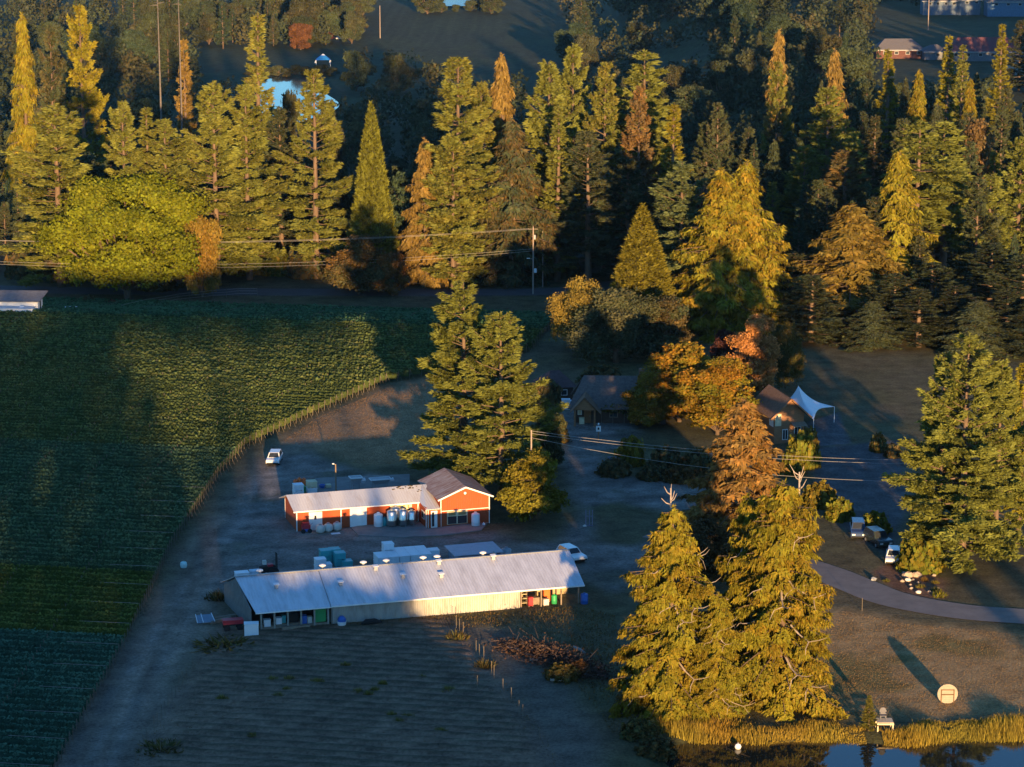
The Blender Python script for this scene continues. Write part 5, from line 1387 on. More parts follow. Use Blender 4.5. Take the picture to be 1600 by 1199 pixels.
for k, (px, py, l, a) in enumerate([(420, 981, 2.6, 0.2), (428, 978, 3.2, 0.28), (452, 979, 2.8, 0.26), (470, 976, 3.4, 0.3), (462, 983, 3.0, 0.27), (345, 972, 2.6, 0.7), (505, 969, 4.0, 0.27), (352, 967, 2.4, 0.5)]):
    tag(MB().box(-l / 2, l / 2, -0.2, 0.2, 0.02, 0.34).build('timber_plank', M_WOOD, None, G(px, py) + [0, 0, 0.02], a), 'grey plank in the loose timber below the left half of the shed', 'plank', 'loose timber')
for k, (px, py, l) in enumerate([(700, 953, 6.5), (655, 957, 5.0), (745, 953, 5.0), (765, 949, 4.0), (600, 962, 2.6)]):
    tag(MB().box(-l / 2, l / 2, -0.1, 0.1, 0.03, 0.2).build('timber_plank', M_WOOD, None, G(px, py) + [0, 0, 0.03], A_SH - 0.02), 'long plank lying along the foot of the tin wall', 'plank', 'planks along the tin wall')
o = empty('pallet_ladder', G(735, 952), A_SH, 'low slatted rack lying by the tin wall', 'rack')
for k in range(9): MB().bar((-1.6 + k * 0.4, 0, 0), (-1.6 + k * 0.4, 0.1, 0.55), 0.06).build('slat', M_WOOD, o)
MB().bar((-1.8, 0.05, 0.3), (1.8, 0.05, 0.3), 0.05).build('rail', M_WOOD, o)
# small tractor with mast behind the ridge, light boxes left of it
o = empty('small_tractor', G(421, 901), 0.3, 'dark small tractor with tall mast behind the left end of the shed', 'tractor')
MB().box(-1.1, 0.4, -0.4, 0.4, 0.6, 1.25).build('body', M_DARK, o); MB().box(-0.2, 0.4, -0.3, 0.3, 1.25, 1.5).build('seat', M_REDP, o)
for x, r_ in ((-0.9, 0.4), (0.4, 0.62)):
    for s_ in (-1, 1):
        q = MB(); q.tube([(x, s_ * 0.45, r_), (x, s_ * 0.68, r_)], r_, 14); q.build('wheel', M_TYRE, o)
for s_ in (-0.3, 0.3): MB().bar((0.85, s_, 0.3), (0.85, s_, 2.7), 0.09).build('mast', M_DARK, o)
MB().bar((0.85, -0.35, 2.7), (0.85, 0.35, 2.7), 0.08).build('crossbar', M_DARK, o); MB().box(-0.75, -0.35, -0.22, 0.22, 1.5, 1.95).build('canister', MATS['pale_tank'], o)
crate('storage_box', G(378, 909), 1.5, 1.1, 1.1, M_PLAST, 'white box behind the left tip of the shed ridge', 'box')
crate('storage_box', G(398, 905), 1.1, 0.9, 1.0, mat('pale_blue_box', (0.5, 0.6, 0.68), 0.5), 'pale blue box behind the shed ridge left of the tractor', 'box')
tag(MB().lathe([(0.35, 0), (0.42, 0.35), (0.36, 0.62), (0.2, 0.72), (0.2, 0.5)], n=9).build('white_sack', mat('pale_aqua_sack', (0.55, 0.78, 0.76), 0.6), None, G(287, 887)), 'pale aqua sack at the end of a vine row beside the track', 'sack')
# low flat-roofed shed and tank behind the right half
o = empty('flat_roof_shed', G(742, 884), A_SH + 0.03, 'low shed with flat lilac-grey roof behind the long shed', 'small shed')
MB().box(-2.6, 2.6, -1.6, 2.0, 0, 1.75).build('wall', mat('blue_grey_wall', (0.20, 0.24, 0.30), 0.7), o); MB().slab((-3.0, -1.9, 1.95), (2.9, -1.9, 1.95), (2.9, 2.3, 2.05), (-3.0, 2.3, 2.05), 0.1).build('roof', mat('lilac_roof', (0.46, 0.42, 0.46), 0.6, var=0.15), o)
o = tank('grey_tank', G(791, 873), 0.6, 1.0, M_GREY, 'small grey tank right of the flat-roofed shed', legs=True)

# ------------------------------------------------------------------ vehicles
def car(loc, rz, paint, label, kind='suv', cat='car'):
    L, W = (4.6, 1.85) if kind == 'suv' else (4.4, 1.75)
    hh, hb = (1.75, 1.0) if kind == 'suv' else (1.45, 0.85)
    o = empty('parked_car', loc, rz, label, cat)
    prof = [(-L / 2, 0.38), (L / 2, 0.38), (L / 2, hb * 0.85), (L / 2 - 0.25, hb), (L / 2 - 1.2, hb + 0.05), (-L / 2 + 0.1, hb + 0.03), (-L / 2, hb * 0.8)]
    b = MB(); b.prism(prof, -W / 2, W / 2); b.build('body', paint, o)
    x0, x1 = (-L / 2 + 0.08, L / 2 - 1.25) if kind != 'pickup' else (-0.5, L / 2 - 1.25)
    t0, t1 = x0 + 0.35, x1 - 0.65
    w0, w1 = W / 2 - 0.05, W / 2 - 0.22
    z0, z1 = hb + 0.04, hh
    c = MB(); c.hexa([(x0, -w0, z0), (x1, -w0, z0), (x1, w0, z0), (x0, w0, z0), (t0, -w1, z1), (t1, -w1, z1), (t1, w1, z1), (t0, w1, z1)])
    cab = c.build('cabin', paint, o)
    def pane(pts, off):
        n = np.cross(np.array(pts[1]) - pts[0], np.array(pts[2]) - pts[0]); n = n / np.linalg.norm(n) * off
        c0_ = np.mean(pts, 0); q = [c0_ + (np.array(p) - c0_) * 0.84 for p in pts]
        MB().hexa([tuple(p) for p in q] + [tuple(p + n) for p in q]).build('window', M_GLASS, cab)
    pane([(x1, -w0, z0), (x1, w0, z0), (t1, w1, z1), (t1, -w1, z1)], 0.02)
    pane([(x0, w0, z0), (x0, -w0, z0), (t0, -w1, z1), (t0, w1, z1)], 0.02)
    pane([(x0, -w0, z0), (x1, -w0, z0), (t1, -w1, z1), (t0, -w1, z1)], 0.02); pane([(x1, w0, z0), (x0, w0, z0), (t0, w1, z1), (t1, w1, z1)], 0.02)
    for sx in (-1, 1):
        for sy in (-1, 1):
            q = MB(); q.tube([(sx * L * 0.31, sy * (W / 2 - 0.2), 0.34), (sx * L * 0.31, sy * (W / 2 + 0.02), 0.34)], 0.34, 14); wv = q.build('wheel', M_TYRE, o)
            q = MB(); q.tube([(sx * L * 0.31, sy * (W / 2 + 0.02), 0.34), (sx * L * 0.31, sy * (W / 2 + 0.035), 0.34)], 0.19, 10); q.build('rim', M_GREY, wv)
    for sy in (-0.6, 0.6): MB().box(L / 2, L / 2 + 0.03, sy - 0.18, sy + 0.18, 0.6, 0.78).build('headlight', M_PLAST, o); MB().box(-L / 2 - 0.03, -L / 2, sy - 0.12, sy + 0.12, 0.65, 0.85).build('tail_light', M_REDP, o)
    MB().box(L / 2 + 0.001, L / 2 + 0.06, -W / 2 + 0.05, W / 2 - 0.05, 0.36, 0.52).build('bumper', M_DARK, o)
    return o
def paint(name, c): return mat(name, c, 0.25, 0.0, var=0.05, spec=0.5)
P_W = paint('white_car_paint', (0.78, 0.78, 0.76)); P_B = paint('navy_car_paint', (0.03, 0.06, 0.16)); P_K = paint('dark_green_car_paint', (0.035, 0.05, 0.05))
car(G(429, 723), math.radians(-92), P_W, 'small white car parked at the vineyard corner behind the red barn', 'sedan')
car(G(893, 874), math.radians(-62), P_W, 'white car behind the right end of the long shed', 'sedan')
car(G(1343, 842) + [0, 1.5, 0], math.radians(-95), P_B, 'dark blue van parked left of the dark green one', 'suv', 'van')
car(G(1374, 856) + [0, 1.5, 0], math.radians(-72), P_K, 'dark green car with pale windscreen between shrub and white car', 'suv')
car(G(1398, 881) + [0, 1.0, 0], math.radians(-100), P_W, 'white car half hidden by the bright leafy shrub', 'sedan')

# ------------------------------------------------------------------ lodge, cottage, brown house, tent
lo_ = G(897, 661); la = math.radians(-4)
o = empty('lodge', lo_, la, 'dark shingled lodge with big sloping roof and small porch gable', 'house')
MB().box(0, 13.0, 0, 7.5, 0, 2.5).build('wall', mat('dark_timber_wall', (0.07, 0.045, 0.035), 0.9, var=0.3), o)
mr = MB().slab((-0.9, -0.9, 2.35), (13.6, -0.9, 2.35), (13.2, 3.9, 6.1), (1.2, 3.9, 6.1), 0.15).build('roof', M_SHINGLE, o)
MB().slab((1.2, 3.905, 6.1), (13.2, 3.905, 6.1), (13.6, 8.4, 2.35), (-0.9, 8.4, 2.35), 0.15).build('roof', M_SHINGLE, o)
MB().prism([(-0.0, 2.4), (3.2, 2.4), (1.6, 4.1)], -2.35, -2.2).build('porch_gable', M_BROWNWALL, o)
M_SH2 = mat('brown_shingle', (0.20, 0.12, 0.075), 0.95, var=0.4, scale=2.5, bump=0.5, bscale=8)
MB().slab((-0.5, -2.7, 2.1), (1.6, -2.7, 4.35), (1.6, 1.2, 4.35), (-0.5, 0.4, 2.1), 0.12).build('porch_roof', M_SH2, o); MB().slab((1.603, -2.7, 4.35), (3.9, -2.7, 2.0), (3.9, 0.4, 2.0), (1.603, 1.2, 4.35), 0.12).build('porch_roof', M_SH2, o)
for x in (0.2, 3.0):
    q = MB(); q.tube([(x, -2.2, 0), (x, -2.2, 2.4)], 0.14, 8); q.build('porch_post', M_BROWNWALL, o)
w = MB().box(0.5, 1.1, -0.08, -0.01, 1.2, 1.9).build('window', M_WHITE, o); MB().box(0.58, 1.02, -0.1, -0.082, 1.28, 1.82).build('pane', M_CREAM, w)
d = MB().box(1.4, 2.4, -0.07, -0.01, 0, 2.1).build('door', M_BROWNWALL, o); MB().box(2.2, 2.28, -0.12, -0.072, 1.0, 1.1).build('handle', M_GREY, d)
for x in (5.0, 7.5, 10.0): w = MB().box(x, x + 1.2, -0.06, -0.01, 0.9, 2.0).build('window', M_WOOD, o); MB().box(x + 0.1, x + 1.1, -0.08, -0.062, 1.0, 1.9).build('pane', M_GLASS, w)
MB().box(9.0, 9.8, 4.2, 5.0, 5.4, 7.0).build('chimney', mat('chimney_brick', (0.25, 0.12, 0.08), 0.9), o)
o = empty('cottage', G(872, 628), 0.25, 'small cottage with dark hipped roof left of the lodge', 'house')
MB().box(-2.3, 2.3, 0, 4.0, 0, 2.3).build('wall', MATS['dark_timber_wall'], o)
MB().add([(-2.9, -0.6, 2.2), (2.9, -0.6, 2.2), (2.9, 4.6, 2.2), (-2.9, 4.6, 2.2), (-0.7, 2.0, 4.3), (0.7, 2.0, 4.3)], [(0, 1, 5, 4), (1, 2, 5), (2, 3, 4, 5), (3, 0, 4), (0, 3, 2, 1)]).build('roof', mat('dark_hip_roof', (0.09, 0.06, 0.06), 0.95, var=0.3, scale=2), o)
w = MB().box(0.4, 1.4, -0.05, -0.01, 0.9, 1.8).build('window', M_WHITE, o); MB().box(0.5, 1.3, -0.07, -0.052, 1.0, 1.7).build('pane', M_GLASS, w)
crate('white_cabinet', G(884, 640), 1.2, 0.8, 1.5, M_PLAST, 'white cabinet between the cottage and the lodge', 'cabinet', 0)
crate('white_cabinet', G(893, 637), 1.6, 0.8, 1.0, MATS['pale_blue_box'], 'pale blue low cabinet beside the lodge wall', 'cabinet', 0)
o = empty('garden_arbour', G(940, 662), la, 'vine-covered arbour on thin posts along the front of the lodge', 'arbour')
for k in range(5):
    q = MB(); q.tube([(k * 1.6, 0, 0), (k * 1.6, 0, 2.1)], 0.05, 6); q.build('post', M_POST, o)
MB().box(-0.3, 6.8, -0.08, 0.08, 2.1, 2.2).build('beam', M_WOOD, o)
rg = np.random.default_rng(4); n = 1800; P_ = np.c_[rg.uniform(-1, 7.2, n), rg.normal(0, 0.35, n), 2.25 + rg.normal(0, 0.28, n)]
lv = Leaves(4); lv.add(cards(rg, P_, unit(rg.normal(size=(n, 3)) + [0, -0.4, 0.5]), rg.uniform(0.15, 0.4, n)), rg.random(n), rg.random(n))
f = link('vine', lv.mesh('arbour_vine'), o); f.color = (0.09, 0.10, 0.025, 0.2)
o = empty('notice_sign', G(935, 691), 0, 'white square sign with dark figure on a post before the lodge', 'sign')
q = MB(); q.tube([(0, 0, 0), (0, 0, 2.2)], 0.07, 6); q.build('post', M_BROWNWALL, o)
b = MB().box(-0.33, 0.33, -0.08, -0.072 + 0.03, 1.5, 2.3).build('board', M_WHITE, o)
MB().lathe([(0.0, 0), (0.11, 0.02), (0.14, 0.18), (0.10, 0.3), (0.0, 0.36)], 0, -0.06, 1.75, 8).build('emblem', M_DARK, b); MB().lathe([(0.07, 0), (0.14, 0.12), (0.10, 0.26), (0.02, 0.32)], 0, 0, 2.4, 8).build('lamp', M_PLAST, o)
crate('planter', G(909, 663), 0.7, 0.7, 0.9, M_CREAM, 'pale planter box by the lodge porch', 'planter', 0)
crate('dark_trailer', G(961, 728), 1.7, 1.2, 1.1, mat('navy_box', (0.05, 0.07, 0.12), 0.5), 'dark blue box trailer left of the yellow-lit shrub', 'trailer', 0.3)
# brown two-storey house
ho = G(1209, 694); ha = math.radians(14)
o = empty('brown_house', ho, ha, 'brown two-storey gabled house behind the autumn trees', 'house')
MB().prism([(0, 0), (4.3, 0), (4.3, 4.2), (2.15, 6.2), (0, 4.2)], 0, 8.0).build('wall', M_BROWNWALL, o)
MB().slab((-0.75, -0.9, 3.75), (2.15, -0.9, 6.45), (2.15, 8.6, 6.45), (-0.75, 8.6, 3.75), 0.14).build('roof', M_SH2, o); r_ = MB().slab((2.153, -0.9, 6.45), (5.05, -0.9, 3.75), (5.05, 8.6, 3.75), (2.153, 8.6, 6.45), 0.14).build('roof', M_SH2, o)
MB().bar((-0.8, -0.95, 3.66), (2.15, -0.95, 6.38), 0.06, 0.2).bar((2.15, -0.95, 6.38), (5.1, -0.95, 3.66), 0.06, 0.2).build('bargeboard', M_BROWNWALL, r_)
w = MB().box(-0.05, -0.01, 0.3, 1.9, 2.3, 4.0).build('window', M_WHITE, o)
MB().box(0.1, 1.0, -0.06, -0.01, 2.5, 4.2).build('window', M_CREAM, o, label='tall cream window panel at the left corner')
for x0, x1, z0, z1 in ((1.2, 2.0, 0.5, 2.0), (2.9, 3.9, 0.3, 2.3)):
    w = MB().box(x0, x1, -0.06, -0.01, z0, z1).build('window', M_WHITE, o)
    MB().box(x0 + 0.08, (x0 + x1) / 2 - 0.04, -0.08, -0.062, z0 + 0.1, z1 - 0.1).build('pane', M_GLASS, w); MB().box((x0 + x1) / 2 + 0.04, x1 - 0.08, -0.08, -0.062, z0 + 0.1, z1 - 0.1).build('pane', M_GLASS, w)
MB().slab((2.4, -1.3, 2.65), (4.4, -1.3, 2.65), (4.4, -0.01, 2.95), (2.4, -0.01, 2.95), 0.08).build('awning', M_WOOD, o)
q = MB(); q.tube([(4.35, -1.2, 0), (4.35, -1.2, 2.6)], 0.06, 6); q.build('post', M_WOOD, o)
# peaked white tent
tc_ = np.array([41.4, 371.0, 0.0])
o = empty('white_tent', (tc_[0], tc_[1], 0), 0, 'white peaked marquee tent behind the brown house', 'tent')
cs = [(0.5, -7.6), (4.3, 0.2), (-0.3, 6.6), (-4.4, -0.4)]
pk = np.array([-0.9, 0.0, 5.4])
nu, nv = 9, 9; mb = MB()
for k in range(4):
    a, b = np.array([*cs[k], 2.35]), np.array([*cs[(k + 1) % 4], 2.35])
    vs = []
    for i_ in range(nu + 1):
        t = i_ / nu
        for j_ in range(nv + 1):
            s_ = j_ / nv
            e = a * (1 - s_) + b * s_
            e = e + np.array([0, 0, 0]) * 0
            inw = 0.30 * 4 * s_ * (1 - s_) * 0.9
            e2 = np.array([e[0] * (1 - inw), e[1] * (1 - inw), 2.35 + 0.3 * 4 * s_ * (1 - s_)])
            q = pk * (1 - t) + e2 * t
            q[2] -= 0.75 * math.sin(math.pi * t ** 0.8) * (1 - 0.25 * 4 * s_ * (1 - s_))
            vs.append(q)
    fs = [(i_ * (nv + 1) + j_, i_ * (nv + 1) + j_ + 1, (i_ + 1) * (nv + 1) + j_ + 1, (i_ + 1) * (nv + 1) + j_) for i_ in range(nu) for j_ in range(nv)]
    mb.add(vs, fs)
cn = mb.build('canopy', mat('tent_fabric', (0.80, 0.81, 0.83), 0.7, var=0.05), o, smooth=True)
sm = cn.modifiers.new('thickness', 'SOLIDIFY'); sm.thickness = 0.03
for c_ in cs:
    q = MB(); q.tube([(*c_, 0), (*c_, 2.36)], 0.05, 6); q.build('post', M_PLAST, o)
q = MB(); q.tube([(pk[0], pk[1], 2.5), tuple(pk)], 0.06, 6); q.build('mast', M_PLAST, o)

# mobile home at the left edge
o = empty('mobile_home', G(57, 497), math.radians(-3), 'white mobile home with dark roof at the left edge beyond the vineyard', 'mobile home')
MB().prism([(0, 0), (0, 2.6), (-9.5, 2.6), (-9.5, 0)], 1.3, 5.0).build('wall', M_WHITE, o)
MB().slab((0.4, 0.9, 2.65), (0.9, 5.6, 3.7), (-10, 5.6, 3.7), (-10, 0.9, 2.65), 0.12).build('roof', mat('grey_felt_roof', (0.16, 0.16, 0.17), 0.9, var=0.3), o)
MB().add([(0, 5.0, 2.6), (0, 1.3, 2.6), (0, 5.0, 3.5)], [(0, 1, 2)]).build('gable', M_WHITE, o)
MB().box(-9.5, -0.4, -1.2, 1.29, 0.25, 1.75).build('annex', M_WHITE, o, label='lower flat-topped white front section'); MB().box(-9.5, -0.3, -1.25, 1.28, 1.752, 1.83).build('annex_roof', mat('pale_blue_roof', (0.5, 0.56, 0.62), 0.5), o)
for x in (-4.6, -8.2): w = MB().box(x, x + 1.2, -1.24, -1.205, 0.7, 1.4).build('window', M_DARK, o); MB().box(x + 0.05, x + 0.55, -1.26, -1.242, 0.75, 1.35).build('pane', M_GLASS, w)
w = MB().box(0.01, 0.05, 2.8, 3.5, 1.1, 2.3).build('window', M_DARK, o); MB().lathe([(0.4, 0), (0.36, 0.2), (0.1, 0.26)], -2.5, 0.2, 1.83, 10).build('roof_vent', M_PLAST, o)
o = empty('utility_trailer', G(110, 492), 0, 'small white-topped trailer right of the mobile home', 'trailer')
MB().slab((-1.2, -0.7, 1.1), (1.0, -0.7, 1.1), (1.1, 0.9, 1.3), (-1.0, 0.9, 1.3), 0.1).build('top', M_PLAST, o); MB().box(-1.0, 0.9, -0.6, 0.7, 0.35, 0.98).build('body', M_BROWNWALL, o)
for x in (-0.5, 0.6): q = MB(); q.tube([(x, -0.75, 0.3), (x, -0.6, 0.3)], 0.3, 10); q.build('wheel', M_TYRE, o)

# far houses and far pond things
M_FTRIM = mat('far_trim', (0.34, 0.35, 0.36), 0.8)
def far_house(px, py, wd, dp, eh, rh, wallm, roofm, label, rz=0.0, hip=True, wins=4):
    p = G(px, py); o = empty('far_house', p, rz, label, 'house')
    MB().box(-wd / 2, wd / 2, 0, dp, -1, eh).build('wall', wallm, o)
    e = 0.7
    if hip: MB().add([(-wd / 2 - e, -e, eh), (wd / 2 + e, -e, eh), (wd / 2 + e, dp + e, eh), (-wd / 2 - e, dp + e, eh), (-wd / 2 + dp * 0.4, dp / 2, eh + rh), (wd / 2 - dp * 0.4, dp / 2, eh + rh)], [(0, 1, 5, 4), (1, 2, 5), (2, 3, 4, 5), (3, 0, 4), (0, 3, 2, 1)]).build('roof', roofm, o)
    else:
        MB().prism([(-wd / 2 - e, eh), (wd / 2 + e, eh), (0, eh + rh)], -e, dp + e).build('roof', roofm, o)
    for k in range(wins):
        x = -wd / 2 + (k + 0.6) * wd / (wins + 0.2)
        w = MB().box(x, x + 1.5, -0.08, -0.01, eh - 1.7, eh - 0.5).build('window', M_FTRIM, o); MB().box(x + 0.15, x + 1.35, -0.1, -0.082, eh - 1.55, eh - 0.65).build('pane', M_GLASS, w)
    MB().box(-wd / 2 - e, wd / 2 + e, -e - 0.1, -e - 0.005, eh - 0.25, eh + 0.05).build('fascia', M_FTRIM, o)
    return o
M_FR = mat('far_grey_roof', (0.11, 0.105, 0.115), 0.9, var=0.15); M_FRR = mat('far_red_roof', (0.14, 0.055, 0.06), 0.9, var=0.15)
far_house(1406, 92, 17, 9, 3.2, 3.6, mat('far_red_brick', (0.11, 0.05, 0.045), 0.9), M_FR, 'far house with grey hipped roof and red walls', 0.02)
far_house(1538, 96, 27, 12, 3.4, 4.6, mat('far_grey_wall', (0.15, 0.16, 0.18), 0.9), M_FRR, 'wide far house with dull red roof behind the slim golden spruce', -0.03, wins=6)
far_house(1462, 94, 8, 7, 3.0, 2.2, MATS['far_grey_wall'], M_FR, 'small grey garage between the two far houses', 0.05, wins=1)
far_house(1590, 118, 8, 6, 5.0, 2.2, mat('far_pale_wall', (0.4, 0.38, 0.33), 0.9), M_FR, 'pale gabled far building at the right edge', -0.2, False, 1)
far_house(1475, 24, 18, 9, 6.0, 4.0, mat('far_blue_wall', (0.12, 0.16, 0.21), 0.9), M_FR, 'blue-grey two-storey far house cut by the top edge', 0.0, False, 5)
far_house(1515, 24, 9, 8, 6.5, 3.5, MATS['far_blue_wall'], M_FR, 'blue-grey gabled wing right of the top-edge house', 0.0, False, 2)
far_house(1572, 26, 16, 9, 6.2, 3.8, mat('far_deep_blue_wall', (0.10, 0.18, 0.28), 0.9), M_FR, 'deep blue far house at the upper right corner', 0.0, True, 3)
o = empty('blue_canopy', G(505, 103), 0.1, 'blue and white pop-up canopy by the far pond', 'canopy')
MB().add([(-3, -3, 2.6), (3, -3, 2.6), (3, 3, 2.6), (-3, 3, 2.6), (-0.8, -0.8, 4.4), (0.8, -0.8, 4.4), (0.8, 0.8, 4.4), (-0.8, 0.8, 4.4)], [(0, 1, 5, 4), (1, 2, 6, 5), (2, 3, 7, 6), (3, 0, 4, 7)]).build('canopy', mat('canopy_blue', (0.02, 0.20, 0.55), 0.7), o)
MB().add([(-0.85, -0.85, 4.42), (0.85, -0.85, 4.42), (0.85, 0.85, 4.42), (-0.85, 0.85, 4.42), (0, 0, 5.0)], [(0, 1, 4), (1, 2, 4), (2, 3, 4), (3, 0, 4)]).build('cap', M_WHITE, o)
for sx in (-2.9, 2.9):
    for sy in (-2.9, 2.9): q = MB(); q.tube([(sx, sy, 0), (sx, sy, 2.6)], 0.08, 5); q.build('leg', M_PLAST, o)
for sx in (-1, 1): MB().hexa([(sx * 3 - 0.7, -3.05, 1.5), (sx * 3 + 0.1, -3.05, 1.5), (sx * 3 + 0.1, -2.95, 1.5), (sx * 3 - 0.7, -2.95, 1.5), (sx * 3 - 0.3, -3.05, 2.6), (sx * 3 + 0.1, -3.05, 2.6), (sx * 3 + 0.1, -2.95, 2.6), (sx * 3 - 0.3, -2.95, 2.6)]).build('side_curtain', M_WHITE, o)
car(G(532, 62), 0.3, P_W, 'far white car on the meadow left of the far utility pole', 'sedan')

# ------------------------------------------------------------------ poles and wires
M_POLE = mat('utility_pole', (0.30, 0.24, 0.20), 0.9, var=0.2)
def pole(px, base, top, label, arm=True, box=False, lamp=False, r=0.15, y=None):
    p = G(px, base) if y is None else np.array([(px - 800) / F_PX * depth_of(y, 4), y, float(gz(0, y))])
    h = z_at(top, p[1]) - p[2]
    o = empty('utility_pole', p, 0, label, 'utility pole')
    q = MB(); q.tube([(0, 0, -0.3), (0, 0, h)], [r, r * 0.7], 8); q.build('pole', M_POLE, o)
    if arm: MB().bar((-0.9, 0, h - 0.5), (0.9, 0, h - 0.5), 0.1).build('crossarm', M_WOOD, o)
    if box:
        b_ = MB(); b_.lathe([(0.24, 0), (0.27, 0.1), (0.27, 0.7), (0.2, 0.78)], 0.42, -0.05, h * 0.32, 10); b_.build('meter_box', mat('pale_blue_metal', (0.5, 0.6, 0.68), 0.5), o)
        MB().lathe([(0.2, 0), (0.22, 0.8), (0.1, 0.86)], 0.28, -0.1, h - 2.4, 10).build('transformer', M_GREY, o)
    if lamp: MB().bar((0, 0, h * 0.52), (-0.9, -0.2, h * 0.53), 0.06).build('arm', M_GREY, o); MB().box(-1.2, -0.6, -0.3, -0.1, h * 0.53, h * 0.53 + 0.1).build('lamp', M_WHITE, o)
    return p + np.array([0, 0, h])
pA = pole(833, 460, 354, 'tall utility pole with box and lamp arm at the back road', True, True, True)
pB = pole(848, 449, 361, 'second thinner pole just right of the tall utility pole', False, r=0.11)
pC = pole(830, 812, 672, 'yard utility pole rising behind the rounded yellow-green tree', False, False, False, 0.13)
pD = pole(594, 60, 9, 'far pale utility pole standing on the meadow', False, r=0.22)
pE = pole(1450, 48, -12, 'far grey utility pole left of the top-edge house', False, r=0.2)
def wire(a, b, sag, label, r=0.02):
    a, b = np.array(a, float), np.array(b, float)
    pts = [a * (1 - t) + b * t - np.array([0, 0, sag * 4 * t * (1 - t)]) for t in np.linspace(0, 1, 15)]
    mb = MB(); mb.tube(pts, r, 4)
    tag(mb.build('overhead_wire', M_WIRE), label, 'wire', 'overhead wires')
endR = np.array([88.0, 322.0, 8.6])
for k, (dz, sg) in enumerate([(-0.15, 2.5), (-0.45, 2.6), (-1.0, 4.2)]):
    wire(pC + [0.1, 0, dz], endR + [0, 0, dz * 1.4], sg, 'sunlit overhead wire from the yard pole to the right, %s of three' % ['top', 'middle', 'lowest'][k])
endL = np.array([-108.0, 486.0, 8.0])
for k, (dx, dz, sg) in enumerate([(-0.8, -0.4, 1.6), (0.6, -0.45, 1.7), (0, -4.2, 2.0), (0, -4.6, 2.2)]):
    wire(pA + [dx, 0, dz], endL + [dx, 0, dz], sg, 'overhead wire along the back road to the left, %s of four' % ['highest', 'second', 'third', 'lowest'][k], 0.02)

# ------------------------------------------------------------------ pond bank
def reeds():
    rg = np.random.default_rng(8); n = 44000
    x = 13 + 49 * rg.random(n) ** 0.9; t = rg.random(n) ** 0.8
    y = 240.6 + t * (2.5 + 5.0 * fbm(x, x * 0 + 3, 5.0, 19, 2)) - shore(x) + rg.normal(0, 0.25, n) + np.clip(18 - x, 0, 6) * 0.9
    keep = (rg.random(n) < np.clip(1.25 - 0.9 * t + 1.6 * (fbm(x, y, 3.0, 51, 3) - 0.5), 0.05, 1)) & (np.abs(x - 34.4) > 0.8 * (y < 243.5))
    x, y, t = x[keep], y[keep], t[keep]; n = len(x)
    h = rg.uniform(0.35, 1.3, n) * (1.0 - 0.4 * t) * np.clip(2.2 * fbm(x, y * 0.6, 3.2, 61, 3) - 0.35, 0.15, 1.35)
    p = np.c_[x, y, gz(x, y) - 0.05]
    d = unit(np.c_[rg.normal(0, 0.22, n), rg.normal(0, 0.22, n), np.ones(n)])
    lv = Leaves(3); lv.add(sprays(rg, p, d, h, rg.uniform(0.06, 0.14, n)), np.clip(rg.uniform(0.2, 0.9, n) + 0.25 * t, 0, 1), np.clip(fbm(x, y, 5.0, 71, 2) * 0.9 - 0.1 + 0.4 * t, 0, 1))
    o = link('reeds', lv.mesh('reeds')); o.color = (0.22, 0.20, 0.035, 0.5)
    tag(o, 'tall yellow-green reeds and grass along the pond shore', 'reeds', kind='stuff')
reeds()
def weeds(name, label, n, sampler, hr, col, seed, wd=(0.05, 0.12), alpha=0.4):
    rg = np.random.default_rng(seed); x, y = sampler(rg, n); n = len(x)
    p = np.c_[x, y, gz(x, y)]
    d = unit(np.c_[rg.normal(0, 0.5, n), rg.normal(0, 0.5, n), np.ones(n)])
    lv = Leaves(3); lv.add(sprays(rg, p, d, rg.uniform(*hr, n), rg.uniform(*wd, n)), rg.random(n), rg.random(n))
    o = link(name, lv.mesh(name)); o.color = (*col, alpha); tag(o, label, 'grass', kind='stuff')
def inside(poly, extra=None):
    def f(rg, n):
        lo, hi = poly.min(0), poly.max(0); x = rg.uniform(lo[0], hi[0], n); y = rg.uniform(lo[1], hi[1], n)
        k = (sdist(x, y, poly) < 0)
        if extra is not None: k &= extra(x, y)
        return x[k], y[k]
    return f
weeds('lawn_grass', 'dry short grass on the lawn above the pond', 60000, inside(P_LAWN), (0.03, 0.1), (0.22, 0.16, 0.075), 1)
weeds('field_weeds', 'thin weeds scattered over the bare field', 26000, inside(P_FIELD, lambda x, y: fbm(x, y, 5, 91, 3) + 0.25 * hash2(np.floor(x * 9), np.floor(y * 9), 3) > 0.6), (0.06, 0.22), (0.10, 0.09, 0.045), 2)
P_EDGE = poly_px([(335, 975), (560, 972), (900, 948), (960, 960), (985, 1100), (960, 1150), (900, 1070), (800, 980), (560, 985)])
weeds('verge_grass', 'rough grass below the long shed and around the brush pile', 36000, inside(P_EDGE, lambda x, y: fbm(x, y, 4, 95, 3) + 0.4 * hash2(np.floor(x * 9), np.floor(y * 9), 4) > 0.6), (0.08, 0.32), (0.07, 0.075, 0.03), 3)
weeds('dry_grass', 'short dry grass beside the sunlit edge of the vineyard', 40000, inside(P_DRY), (0.03, 0.1), (0.2, 0.14, 0.075), 4)
rgw = random.Random(12)
for k, (px, py) in enumerate([(425, 1063), (436, 1087), (448, 1078), (452, 1062), (496, 1066), (348, 1093), (575, 1085), (586, 1080), (560, 1082), (612, 1118), (622, 1128), (638, 1120), (598, 1070), (690, 1142), (700, 1080), (395, 1150), (660, 1060), (540, 1040)]):
    bush(px, py, rgw.uniform(0.9, 1.5), rgw.uniform(0.4, 0.7), (0.13, 0.14, 0.04), 'small yellow-green weed tuft in the bare field', name='weed_tuft', group='weed tufts in the bare field')

